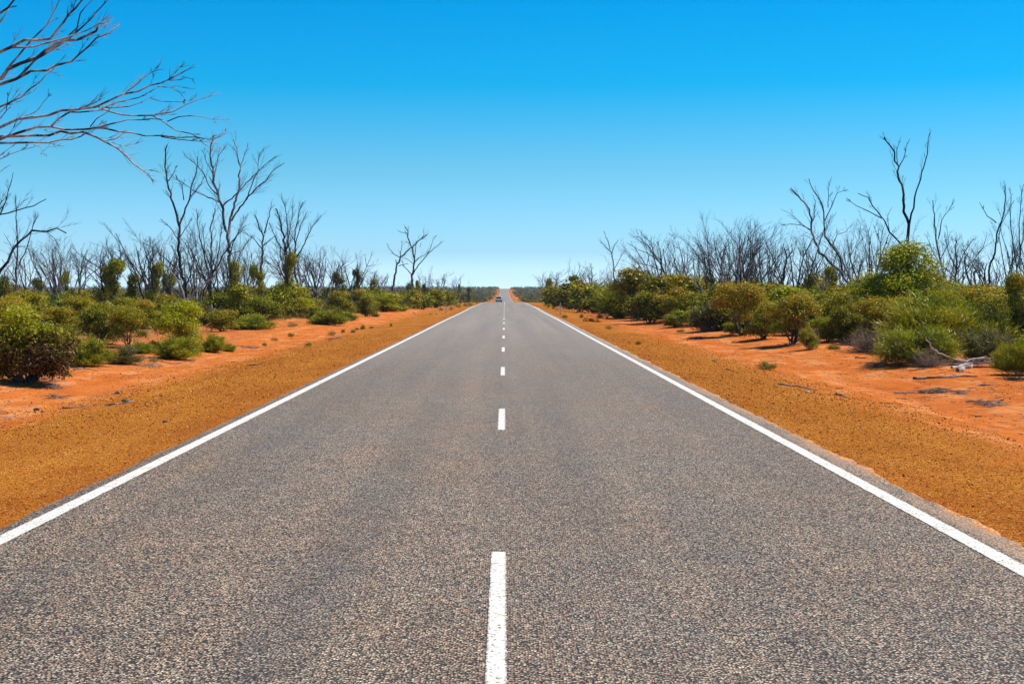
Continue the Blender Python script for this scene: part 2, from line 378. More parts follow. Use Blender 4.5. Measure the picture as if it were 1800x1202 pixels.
# ------------------------------------------------------------------ loose gravel on the shoulders
def build_gravel():
    N = 115000
    u = RNG.random(N); y = 8*np.exp(u*math.log(62/8)); side = RNG.random(N) < .5
    x = np.where(side, -(3.83+RNG.random(N)**.8*3.7), 3.66+RNG.random(N)**1.0*2.9)
    wide = np.arange(N) > 64000; x = np.where(wide, np.where(side, -1, 1)*(5.6+RNG.random(N)*6), x)
    cl = np.array([noise.noise(Vector((a*.7, b*.3, 4)))+.5*noise.noise(Vector((a*2.3, b*1.1, 7))) if q else 1 for a, b, q in zip(x, y, wide)])
    keep = cl > RNG.random(N)*.5-.12; keep &= np.abs(x) < .37*y+1.5
    x, y = x[keep], y[keep]; n = len(x)
    z = np.array([gz(a, b) for a, b in zip(x, y)])
    s = (.004+.007*RNG.random(n)**2.5+.007*(RNG.random(n) < .02))*np.clip(y/14, .8, 1.7)
    octa = np.array([(1, 0, 0), (0, 1, 0), (-1, 0, 0), (0, -1, 0), (0, 0, .8), (0, 0, -.5)])
    V = octa[None]*s[:, None, None]*(.65+.6*RNG.random((n, 6, 1)))
    th = RNG.random(n)*6.28; c, d = np.cos(th)[:, None], np.sin(th)[:, None]
    V = np.stack([V[..., 0]*c-V[..., 1]*d+x[:, None], V[..., 0]*d+V[..., 1]*c+y[:, None], V[..., 2]+(z+s*.2)[:, None]], -1)
    f = np.array([(0, 1, 4), (1, 2, 4), (2, 3, 4), (3, 0, 4), (1, 0, 5), (2, 1, 5), (3, 2, 5), (0, 3, 5)])
    Fq = (f[None]+6*np.arange(n)[:, None, None]).reshape(-1, 3)
    t = np.repeat(RNG.random(n), 6)
    o = link('shoulder_gravel', mesh_np('shoulder_gravel', V.reshape(-1, 3), Fq, t), MT['stone'])
    tag(o, 'loose orange and brown gravel on both road shoulders', 'gravel', kind='stuff')
build_gravel()

# ------------------------------------------------------------------ foliage
def leaf_mesh(name, c, d, nrm, L, w, tint):
    """rhombic leaves with a crease: base, two sides, tip"""
    d = d/(np.linalg.norm(d, axis=1, keepdims=True)+1e-9); nrm = nrm/(np.linalg.norm(nrm, axis=1, keepdims=True)+1e-9)
    d = d-.8*nrm*(d*nrm).sum(1, keepdims=True); d = d/(np.linalg.norm(d, axis=1, keepdims=True)+1e-9)
    s = np.cross(d, nrm); s /= np.linalg.norm(s, axis=1, keepdims=True)+1e-9
    L = np.broadcast_to(L, (len(c),))[:, None]; w = np.broadcast_to(w, (len(c),))[:, None]
    V = np.stack([c, c+d*L*.45+s*w*.5, c+d*L, c+d*L*.45-s*w*.5], 1).reshape(-1, 3)
    Fq = np.arange(len(c)*4).reshape(-1, 4)
    return V, Fq, np.repeat(tint, 4)
def unit(n): v = RNG.normal(size=(n, 3)); return v/np.linalg.norm(v, axis=1, keepdims=True)
def lobes_for(shape, seed):
    r = np.random.default_rng(seed); L = []
    if shape == 'round':
        for i in range(20):
            a = r.random()*6.28; rr = .30*math.sqrt(r.random()); z = .10+.70*r.random()
            q = max(.35, 1-((z-.36)/.66)**2); big = .13+.09*r.random()
            L.append((rr*math.cos(a)*q*1.08, rr*math.sin(a)*q*1.08, max(z, big*.75), big))
    elif shape == 'mound':
        for i in range(30):
            a = r.random()*6.28; rr = .37*math.sqrt(r.random()); z = .08+.74*r.random()*(1-(rr/.5)**2); b = .12+.08*r.random()
            L.append((rr*math.cos(a), rr*math.sin(a), max(z, b*.6), b))
    elif shape == 'skirt':
        for i in range(24):
            a = r.random()*6.28; z = .09+.72*r.random(); q = max(.5, 1-((z-.3)/.72)**2); rr = .36*math.sqrt(r.random())*q; b = .12+.08*r.random()
            L.append((rr*math.cos(a), rr*math.sin(a), max(z, b*.7), b))
    elif shape == 'tall':
        for i in range(22):
            a = r.random()*6.28; z = .13+.78*r.random(); q = max(.15, 1-((z-.40)/.62)**2)
            rr = .30*math.sqrt(r.random())*q
            L.append((rr*math.cos(a), rr*math.sin(a), z, (.10+.07*r.random())))
    elif shape == 'wide':
        for i in range(15):
            a = r.random()*6.28; rr = .36*math.sqrt(r.random()); z = .13+.6*r.random()*(1-rr)
            L.append((rr*math.cos(a), rr*math.sin(a), z, .14+.08*r.random()))
    elif shape == 'open':
        for i in range(15):
            a = r.random()*6.28; rr = .33*math.sqrt(r.random()); z = .24+.6*r.random()
            L.append((rr*math.cos(a), rr*math.sin(a), z, .12+.08*r.random()))
    return L
def leafy(name, shape, n, leaf, wr, seed, lod_tip=.6, droop=.5, tone=0.35):
    L = lobes_for(shape, seed); A = np.array(L); wgt = A[:, 3]**2; k = RNG.choice(len(L), n, p=wgt/wgt.sum())
    u = unit(n); u[:, 2] = np.where(u[:, 2] < -.3, -u[:, 2]*.6, u[:, 2]); 
    rad = A[k, 3]*(1-.55*RNG.random(n)**2.2)*(1+.35*(RNG.random(n) < .10)*RNG.random(n))
    c = A[k, :3]+u*rad[:, None]*np.array([1, 1, .92])
    c[:, 2] = np.maximum(c[:, 2], .03)
    # twig tufts: gather leaves around sprig centres so the surface has light and dark clumps
    ns = n//9; sc = c[:ns]; j = RNG.integers(0, ns, n); m = RNG.random(n) < .7
    c = np.where(m[:, None], sc[j]+RNG.normal(size=(n, 3))*leaf*.75, c)
    d = u*.6+RNG.normal(size=(n, 3))*.45+np.array([0, 0, -droop])
    tone_c = tone+.16*RNG.normal(size=len(L))
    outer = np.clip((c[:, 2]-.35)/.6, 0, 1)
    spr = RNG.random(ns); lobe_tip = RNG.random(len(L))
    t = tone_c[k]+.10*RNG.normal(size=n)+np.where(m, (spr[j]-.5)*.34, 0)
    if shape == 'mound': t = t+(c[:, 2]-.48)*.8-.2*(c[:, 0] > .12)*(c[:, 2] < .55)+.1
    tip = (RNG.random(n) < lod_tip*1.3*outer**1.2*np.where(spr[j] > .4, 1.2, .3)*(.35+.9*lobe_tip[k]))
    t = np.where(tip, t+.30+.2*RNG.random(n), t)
    V, Fq, T = leaf_mesh(name, c, d, u*.9+unit(n)*.75+np.array([.0, 0, .35]), leaf*(.6+.7*RNG.random(n)), leaf*wr*1.15*(.7+.6*RNG.random(n)), np.clip(t+.04, 0, 1))
    return V, Fq, T, L
def needle(name, n, leaf, w, seed, wide=1.0, low=.0):
    r = np.random.default_rng(seed)
    ns = 70; a = r.random(ns)*6.28; tilt = np.arccos(1-r.random(ns)*.80)
    H = (.62+.42*r.random(ns))*(1-.25*(tilt/1.4)**2)
    dirs = np.stack([np.sin(tilt)*np.cos(a)*.62*wide, np.sin(tilt)*np.sin(a)*.62*wide, np.cos(tilt)], 1)
    j = r.integers(0, ns, n); t = .28+.72*r.random(n)**.65
    ctr = dirs[j]*(H[j]*t)[:, None]; ctr[:, 2] = ctr[:, 2]*.92+.03
    ctr += r.normal(size=(n, 3))*.045
    ctr[:, 2] = np.maximum(ctr[:, 2], .01)
    d = dirs[j]*.8+r.normal(size=(n, 3))*.42+np.array([0, 0, .55])
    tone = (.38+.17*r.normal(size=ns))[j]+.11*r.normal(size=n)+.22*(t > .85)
    V, Fq, T = leaf_mesh(name, ctr, d, ctr/(np.linalg.norm(ctr, axis=1, keepdims=True)+1e-6)*.45+unit(n), leaf*(.6+.8*r.random(n)), w*1.1, np.clip(tone+.05, 0, 1))
    return V, Fq, T, dirs*H[:, None]
def wig(p0, p1, n, amp):
    p0 = np.array(p0, float); p1 = np.array(p1, float); L = np.linalg.norm(p1-p0)
    o = [p0+(p1-p0)*i/(n-1) for i in range(n)]
    for i in range(1, n): o[i] = o[i]+np.array([random.gauss(0, 1) for _ in range(3)])*amp*L
    return o
def stems_mesh(name, tips, rad, base=.05, amp=.04):
    tb = Tubes()
    for p in tips:
        b = (random.gauss(0, base*.5), random.gauss(0, base*.5), -.04)
        pts = wig(b, p[:3], 5, amp); tb.add(pts, [rad, rad*.8, rad*.62, rad*.42, rad*.2], 4)
    return tb.mesh(name)
LIB = {}
def lib_leafy(kind, mat, shapes, n, leaf, wr, tip, droop, tone):
    out = []
    for i, sh in enumerate(shapes):
        V, Fq, T, L = leafy(kind, sh, n, leaf, wr, 100+i*7+len(LIB)*31, tip, droop, tone)
        me = mesh_np(kind, V, Fq, T); me.materials.append(MT[mat])
        st = stems_mesh(kind+'_stem', [l for l in L], .010); st.materials.append(MT['char'])
        out.append((me, st))
    return out
def lib_needle(kind, mat, k, n, leaf, w, wide=1.0):
    out = []
    for i in range(k):
        V, Fq, T, D = needle(kind, n, leaf, w, 500+i+len(LIB)*17, wide)
        me = mesh_np(kind, V, Fq, T); me.materials.append(MT[mat])
        st = stems_mesh(kind+'_stem', list(D[:24]*.85), .007, .03, .02); st.materials.append(MT['twig'])
        out.append((me, st))
    return out
SH4 = ['round', 'tall', 'wide', 'skirt', 'open', 'skirt']
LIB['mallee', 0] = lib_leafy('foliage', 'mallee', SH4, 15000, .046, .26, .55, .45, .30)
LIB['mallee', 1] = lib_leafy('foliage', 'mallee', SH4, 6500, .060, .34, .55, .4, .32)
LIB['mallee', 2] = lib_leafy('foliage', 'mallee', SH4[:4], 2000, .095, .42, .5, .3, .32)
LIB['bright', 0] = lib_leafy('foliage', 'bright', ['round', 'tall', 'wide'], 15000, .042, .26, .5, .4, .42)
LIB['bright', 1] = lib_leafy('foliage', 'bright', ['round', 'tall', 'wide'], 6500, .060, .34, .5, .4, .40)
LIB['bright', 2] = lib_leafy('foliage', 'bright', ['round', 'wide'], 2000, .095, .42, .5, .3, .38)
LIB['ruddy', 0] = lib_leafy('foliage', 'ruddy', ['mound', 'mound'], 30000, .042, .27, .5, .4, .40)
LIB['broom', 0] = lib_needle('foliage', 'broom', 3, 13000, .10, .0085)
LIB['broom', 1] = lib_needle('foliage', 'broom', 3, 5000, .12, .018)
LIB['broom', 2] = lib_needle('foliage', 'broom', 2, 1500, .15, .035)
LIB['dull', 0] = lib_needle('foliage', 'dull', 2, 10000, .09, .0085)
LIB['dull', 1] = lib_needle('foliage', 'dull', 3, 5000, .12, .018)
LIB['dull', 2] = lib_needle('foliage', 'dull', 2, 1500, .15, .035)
LIB['tuft', 0] = lib_needle('foliage', 'broom', 3, 900, .22, .018)
LIB['grass', 0] = lib_needle('foliage', 'grass', 3, 500, .35, .016)
def grey_bush_mesh(seed):
    random.seed(seed); tb = Tubes()
    for i in range(230):
        a = random.random()*6.28; t = math.acos(1-random.random()*.9); L = .55+.5*random.random()
        e = (math.sin(t)*math.cos(a)*.62*L, math.sin(t)*math.sin(a)*.62*L, math.cos(t)*.9*L*(.75+.25*random.random()))
        pts = wig((random.gauss(0, .05), random.gauss(0, .05), 0), e, 6, .035)
        tb.add(pts, [.006, .005, .0045, .004, .003, .002], 3)
        for q in range(3):
            p = pts[random.randint(2, 5)]; d = np.array([random.gauss(0, .09), random.gauss(0, .09), random.uniform(0, .16)])
            tb.add([p, p+d*.6, p+d], [.003, .0025, .0015], 3)
    me = tb.mesh('twigs'); me.materials.append(MT['twig']); return me
GREY = [grey_bush_mesh(3), grey_bush_mesh(4)]

def shrub(kind, loc, w, h, rz_=None, name='shrub', label=None, group=None, var=None, cat='shrub'):
    Z = loc[1]; lod = 0 if Z < 62 else 1 if Z < 125 else 2
    while (kind, lod) not in LIB: lod -= 1
    lib = LIB[kind, lod]; me, st = lib[(random.randrange(len(lib)) if var is None else var) % len(lib)]
    r = empty(name, (loc[0], loc[1], loc[2]-.02), random.uniform(0, 6.28) if rz_ is None else rz_, (w, w, h))
    tag(r, label, cat, group)
    link('foliage', me, None, r); link('stems', st, None, r)
    return r
def shrub_px(kind, px, yb, yt, hw, label, name='shrub', Z=None, **k):
    p = ground_pt(px, yb) if Z is None else Vector(((px-VX)/F*Z, Z, gz((px-VX)/F*Z, Z)))
    s = p.y/F
    top = CH-(yt-VY)/F*p.y
    w = 2*hw*s*(1.16 if hw > 12 else 1.0); h = max(.05, top-p.z)
    # canonical crown is about .92 wide and .95 tall
    o = shrub(kind, (p.x, p.y+w*.25 if Z is None else p.y, p.z), w/.84, h/.95, name=name, label=label, **k)
    OCC.append((p.x, p.y, w*.5))
    return o
OCC = []
G_V = 'green shrubs along the verge'
# left side
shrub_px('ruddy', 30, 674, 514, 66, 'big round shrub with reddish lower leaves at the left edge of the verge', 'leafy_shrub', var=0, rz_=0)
shrub_px('broom', 137, 645, 583, 40, 'dense dark green needle bush right of the big reddish shrub', 'needle_bush')
shrub_px('dull', 100, 640, 600, 22, 'thin brownish needle bush leaning on the big reddish shrub', 'needle_bush')
shrub_px('mallee', 178, 606, 530, 38, 'olive mallee shrub behind the dark green needle bush', 'mallee_shrub', var=0)
shrub_px('mallee', 222, 612, 540, 30, 'yellow tipped mallee shrub with bare lower stems behind the low grey green bush', 'mallee_shrub', var=4)
shrub_px('dull', 208, 640, 604, 32, 'low grey green needle bush on the red sand', 'needle_bush')
shrub_px('broom', 246, 622, 598, 20, 'small broom bush right of the low grey green bush', 'needle_bush')
shrub_px('bright', 306, 618, 524, 41, 'bright green round shrub standing alone on the sand', 'leafy_shrub', var=0)
shrub_px('broom', 306, 632, 585, 32, 'olive needle bush in front of the bright round shrub', 'needle_bush')
shrub_px('broom', 272, 616, 597, 13, 'little dark bush at the left foot of the bright round shrub', 'needle_bush')
shrub_px('broom', 342, 620, 598, 12, 'little dark bush at the right foot of the bright round shrub', 'needle_bush')
shrub_px('broom', 372, 620, 584, 21, 'small upright green bush on bare sand, right of the bright round shrub', 'needle_bush')
shrub_px('broom', 402, 618, 602, 12, 'low green cushion beside the small upright bush', 'needle_bush')
shrub_px('mallee', 388, 583, 540, 26, 'olive shrub left of the flat dark green bush', 'mallee_shrub')
shrub_px('broom', 437, 580, 552, 34, 'wide flat dark green bush at the edge of the sand', 'needle_bush')
shrub_px('bright', 495, 560, 487, 38, 'large bright yellow green shrub below the dense bare crown', 'leafy_shrub', var=0)
shrub_px('bright', 465, 565, 505, 22, 'light green shrub at the left shoulder of the large yellow green shrub', 'leafy_shrub', var=2)
shrub_px('bright', 418, 572, 505, 24, 'yellow green shrub at the foot of the tallest dead tree', 'leafy_shrub', var=1)
shrub_px('broom', 577, 572, 543, 28, 'dark bush on the sand edge between pale small tufts', 'needle_bush')
shrub_px('bright', 552, 569, 540, 18, 'light green shrub left of the dark sand edge bush', 'leafy_shrub')
shrub_px('broom', 606, 564, 546, 18, 'low dark bush behind the sand edge bush', 'needle_bush')
shrub_px('bright', 643, 557, 521, 17, 'tall bright green bush above the row of tiny tufts', 'leafy_shrub', var=1)
shrub_px('broom', 660, 557, 548, 7, 'tiny grey green bush at the foot of the tall bright bush', 'needle_bush')
shrub_px('mallee', 690, 548, 522, 15, 'olive shrub left of the domed yellow bush', 'mallee_shrub')
shrub_px('broom', 702, 547, 533, 14, 'low dark bush on the sand, left of the domed yellow bush', 'needle_bush')
shrub_px('bright', 743, 541, 526, 14, 'domed yellow green bush left of the guide post', 'leafy_shrub')
shrub_px('mallee', 765, 541, 508, 16, 'tall olive shrub beyond the left guide post', 'mallee_shrub')
shrub_px('mallee', 725, 543, 507, 15, 'brown tipped shrub behind the domed yellow bush', 'mallee_shrub')
# right side
shrub_px('broom', 1795, 660, 590, 34, 'green needle bush cut by the right edge of the frame', 'needle_bush')
shrub_px('dull', 1738, 637, 572, 42, 'half dry needle bush behind the fallen branches', 'needle_bush')
shrub_px('broom', 1620, 642, 565, 58, 'wide olive needle bush left of the fallen branches', 'needle_bush', var=0)
shrub_px('bright', 1650, 612, 524, 55, 'bright yellow green shrub behind the wide olive bush', 'leafy_shrub', var=2)
shrub_px('broom', 1728, 615, 528, 52, 'dark green needle bush behind the fallen branches', 'needle_bush', var=1)
shrub_px('bright', 1592, 598, 430, 78, 'tallest green shrub, round and glossy, under the tall forked dead tree', 'leafy_shrub', var=1)
shrub_px('mallee', 1640, 592, 474, 38, 'lower right shoulder shrub of the tallest green shrub', 'mallee_shrub', var=1)
shrub_px('mallee', 1796, 612, 482, 34, 'dark orange tipped mallee at the right edge of the frame', 'mallee_shrub', var=1)
shrub_px('mallee', 1498, 603, 527, 31, 'yellow tipped shrub left of the grey twiggy bush', 'mallee_shrub', var=0)
shrub_px('bright', 1458, 602, 540, 27, 'light green shrub left of the yellow tipped shrub', 'leafy_shrub', var=2)
shrub_px('mallee', 1398, 606, 518, 40, 'olive mallee with see-through lower stems, third from the grey twiggy bush', 'mallee_shrub', var=4)
shrub_px('mallee', 1424, 615, 572, 16, 'small ruddy sapling in front of the olive mallee', 'mallee_shrub', var=0)
shrub_px('mallee', 1344, 597, 526, 30, 'round olive shrub casting a shadow, right of the two stemmed mallee', 'mallee_shrub', var=0)
shrub_px('mallee', 1308, 590, 497, 38, 'two stemmed mallee with bare trunk base on the sand', 'mallee_shrub', var=4)
shrub_px('bright', 1286, 588, 560, 13, 'small round bright green bush at the foot of the two stemmed mallee', 'leafy_shrub')
shrub_px('dull', 1252, 582, 524, 32, 'dull dark grey green shrub left of the small round bright bush', 'leafy_shrub')
shrub_px('mallee', 1236, 572, 507, 36, 'golden topped mallee behind the dull dark shrub', 'mallee_shrub', var=0)
shrub_px('bright', 1190, 576, 542, 22, 'light green bush at the sand edge left of the dull dark shrub', 'leafy_shrub')
shrub_px('mallee', 1190, 566, 508, 28, 'olive mallee behind the light green sand edge bush', 'mallee_shrub')
shrub_px('mallee', 1145, 569, 507, 32, 'round olive mallee in front of the tall dark mallee', 'mallee_shrub', var=0)
shrub_px('mallee', 1122, 558, 476, 42, 'tall dark mallee at the left end of the thick right hand row', 'mallee_shrub', var=1)
shrub_px('broom', 1088, 560, 546, 10, 'low green bush in the shade of the tall dark mallee', 'needle_bush')
shrub_px('bright', 1072, 550, 512, 20, 'green shrub left of the tall dark mallee', 'leafy_shrub')
shrub_px('mallee', 1050, 547, 506, 18, 'olive shrub third left of the tall dark mallee', 'mallee_shrub')
shrub_px('mallee', 1040, 543, 497, 14, 'narrow green shrub left of the tall dark mallee', 'mallee_shrub')
shrub_px('bright', 1003, 540, 510, 15, 'yellow green shrub just beyond the right guide post', 'leafy_shrub')
shrub_px('mallee', 985, 534, 505, 14, 'golden shrub left of the right guide post top', 'mallee_shrub')
shrub_px('mallee', 962, 530, 503, 9, 'dark narrow shrub at the far end of the right row', 'mallee_shrub')

def grey_px(px, yb, yt, hw, label, v=0):
    p = ground_pt(px, yb); w = 2*hw*p.y/F; h = CH-(yt-VY)/F*p.y-p.z
    r = empty('dry_bush', (p.x, p.y+w*.2, p.z), random.uniform(0, 6), (w/1.0, w/1.0, h/.9)); tag(r, label, 'bush', 'dead twiggy bushes')
    link('twigs', GREY[v], None, r)['kind'] = 'stuff'; OCC.append((p.x, p.y, w*.5))
grey_px(1526, 620, 566, 36, 'dead grey twiggy bush on the sand, left of the wide olive bush')
grey_px(1552, 612, 560, 22, 'taller dead grey bush touching the wide olive bush', 1)
grey_px(1755, 632, 572, 38, 'dead grey bush above the fallen branches', 1)
grey_px(1635, 646, 605, 34, 'dry brown twiggy bush under the wide olive bush')
grey_px(1240, 583, 560, 14, 'small dead grey bush below the dull dark shrub')
grey_px(1432, 606, 570, 12, 'small dead red brown bush beside the ruddy sapling', 1)
grey_px(86, 600, 560, 30, 'dead grey bush between the reddish shrub and the mallees', 1)

# tiny tufts on the sand
T = [(465, 608, 600, 5, 'tuft', 'round green tuft on the left shoulder below the flat dark bush'), (542, 608, 599, 5, 'tuft', 'upright green tuft on gravel below the sand edge bush'),
     (514, 575, 565, 9, 'grass', 'brownish grass clump on the sand left of the light green shrub'), (511, 592, 583, 6, 'tuft', 'small grey tuft between two grass clumps'),
     (482, 599, 592, 7, 'grass', 'dry sprig below the wide flat bush'), (582, 590, 580, 7, 'grass', 'tallest dry grass sprig above the twig litter'),
     (603, 585, 577, 4, 'tuft', 'first green tuft of the row below the tall bright bush'), (620, 585, 577, 4.5, 'tuft', 'second green tuft of the row below the tall bright bush'),
     (627, 580, 574, 3.5, 'tuft', 'smallest green tuft of the row below the tall bright bush'), (637, 579, 569, 5, 'tuft', 'tallest green tuft of the row below the tall bright bush'),
     (653, 577, 572, 5, 'tuft', 'flat green tuft ending the row at the right'), (687, 574, 567, 2.5, 'tuft', 'lone tiny tuft on the gravel left of the guide post'),
     (793, 545, 538, 4, 'grass', 'yellow green grass clump right behind the left guide post'), (806, 541, 533, 5, 'grass', 'grass clump second right of the left guide post'), (818, 539, 532, 5, 'grass', 'pale grass clump third right of the left guide post'),
     (826, 538, 531, 5, 'grass', 'grass clump near the crest left of the road'), (838, 533, 527, 3, 'tuft', 'dark tuft closest to the crest on the left'), (775, 546, 540, 4, 'grass', 'grass clump left of the left guide post'),
     (993, 559, 552, 5.5, 'tuft', 'green tuft at the foot of the right guide post'), (1022, 559, 550, 4, 'tuft', 'dark tuft second right of the right guide post'), (1055, 559, 550, 6, 'tuft', 'green tuft above the dug soil patch'),
     (1067, 560, 554, 2.5, 'tuft', 'very small tuft right of the dug soil patch'), (964, 541, 533, 3.5, 'tuft', 'grey tuft left of the right guide post'), (973, 543, 538, 3, 'tuft', 'small dark tuft nearest left of the right guide post'),
     (979, 545, 541, 3, 'grass', 'low grass beside the right guide post'), (1070, 579, 570, 6, 'grass', 'dry grey sprig on the right gravel'), (1122, 606, 597, 4.5, 'tuft', 'lone green tuft on the right gravel'),
     (1197, 584, 577, 7, 'tuft', 'low green tuft left of the grey twig litter'), (1349, 650, 633, 15, 'tuft', 'spreading dark sprig with stub leaves in the middle of the sand track'),
     (1290, 603, 598, 4, 'grass', 'dry sprig in the shade of the round olive shrub'), (118, 660, 652, 6, 'tuft', 'tiny tuft on the sand below the dark needle bush'), (268, 636, 625, 8, 'grass', 'dry grass below the small broom bush'),
     (1483, 596, 584, 9, 'tuft', 'bright green tuft below the yellow tipped shrub'), (1466, 614, 603, 12, 'tuft', 'bright green tuft at the sand edge left of the dead grey bush')]
for px, yb, yt, hw, kd, lab in T: shrub_px(kd, px, yb, yt, hw, lab, 'grass_tuft', group='small tufts on the sand', cat='tuft')

# ------------------------------------------------------------------ dead trees
def grow(tb, p, d, L, r, depth, up=.05, wob=.13, k=5, tw=None, spread=.55, nb=5):
    n = max(4, min(9, int(L/.35)+3)); pts = [p]; dd = d.normalized(); dirs = [dd]
    for i in range(n-1):
        dd = (dd+Vector((random.gauss(0, wob), random.gauss(0, wob), random.gauss(0, wob*.7)+up))).normalized()
        p = p+dd*(L/(n-1)); pts.append(p); dirs.append(dd)
    rads = [r*(1-.72*i/(n-1)) for i in range(n)]
    (tb if depth > 1 or tw is None else tw).add(pts, rads, k if depth > 1 else 3)
    if depth > 0:
        c = nb+random.randint(-1, 1)
        for i in range(c):
            t = .28+.70*(i+random.random())/c; j = min(n-1, int(t*(n-1))); q = pts[j]
            az = Vector((random.gauss(0, 1), random.gauss(0, 1), random.gauss(0, .5)))
            az = (az-az.dot(dirs[j])*dirs[j]).normalized()
            cd = (dirs[j]+az*random.uniform(spread*.6, spread*1.3)).normalized()
            grow(tb, q, cd, L*random.uniform(.38, .62)*(1.15-.45*t), max(rads[j]*.60, r*.15, .0048), depth-1, up*1.1, wob, k, tw, spread, nb)
def gen_tree(seed, style):
    """canonical dead tree 1 unit (=5 m before scaling) tall"""
    random.seed(seed); tb, tw = Tubes(), Tubes()
    if style == 'fan':
        for i in range(random.randint(4, 6)):
            a = random.random()*6.28; t = random.uniform(.12, .5)
            grow(tb, Vector((0, 0, -.1)), Vector((math.sin(t)*math.cos(a), math.sin(t)*math.sin(a), math.cos(t))), random.uniform(3.2, 4.6), .055, 3, .05, .10, 5, tw, .52, 4)
    elif style == 'single':
        p = Vector((0, 0, -.1)); lean = Vector((random.gauss(0, .15), random.gauss(0, .15), 1))
        pts = [p+lean*(1.9*i/4)+Vector((random.gauss(0, .04), random.gauss(0, .04), 0))*(i > 0) for i in range(5)]
        tb.add(pts, [.10, .09, .08, .07, .06], 6)
        for i in range(4):
            a = random.random()*6.28; t = random.uniform(.2, .75)
            grow(tb, pts[-1] if i else pts[-2], Vector((math.sin(t)*math.cos(a), math.sin(t)*math.sin(a), math.cos(t))), random.uniform(2.0, 3.2), .045, 3, .07, .11, 5, tw, .5, 5)
    else:
        for i in range(2):
            a = random.random()*6.28; t = random.uniform(.05, .3)
            grow(tb, Vector((0, 0, -.1)), Vector((math.sin(t)*math.cos(a), math.sin(t)*math.sin(a), math.cos(t))), random.uniform(3.4, 4.8), .05, 2, .03, .13, 5, tw, .6, 5)
    a = tb.mesh('trunk'); b = tw.mesh('twigs')
    return a, b
TREES = {}
for i in range(5): TREES.setdefault('fan', []).append(gen_tree(20+i, 'fan'))
for i in range(4): TREES.setdefault('single', []).append(gen_tree(40+i, 'single'))
for i in range(4): TREES.setdefault('sparse', []).append(gen_tree(60+i, 'sparse'))
for st, l in TREES.items():
    for i, (a, b) in enumerate(l):
        a.materials.append(MT['char'] if i % 2 else MT['grey']); b.materials.append(MT['char'])
def mesh_h(a): 
    n = len(a.vertices); co = np.empty(n*3, np.float32); a.vertices.foreach_get('co', co); co = co.reshape(-1, 3)
    return float(co[:, 2].max()), float(np.percentile(np.abs(co[:, 0]), 98))
HT = {st: [(max(mesh_h(a)[0], mesh_h(b)[0]), mesh_h(b)[1]) for a, b in l] for st, l in TREES.items()}
def dead_tree(style, px, Z, yt, hw, label=None, var=None, rz_=None, group='bare dead trees in the scrub', name='dead_tree'):
    x = (px-VX)/F*Z; z = gz(x, Z); h = CH-(yt-VY)/F*Z-z
    v = random.randrange(len(TREES[style])) if var is None else var % len(TREES[style])
    a, b = TREES[style][v]; H, Wd = HT[style][v]
    w = 1.4*(hw*Z/F)/Wd if hw else h/H
    r = empty(name, (x, Z, z), random.uniform(0, 6.28) if rz_ is None else rz_, (w, w, h/H)); tag(r, label, 'dead tree', group)
    link('trunk', a, None, r); link('twigs', b, None, r)['kind'] = 'stuff'
    return r

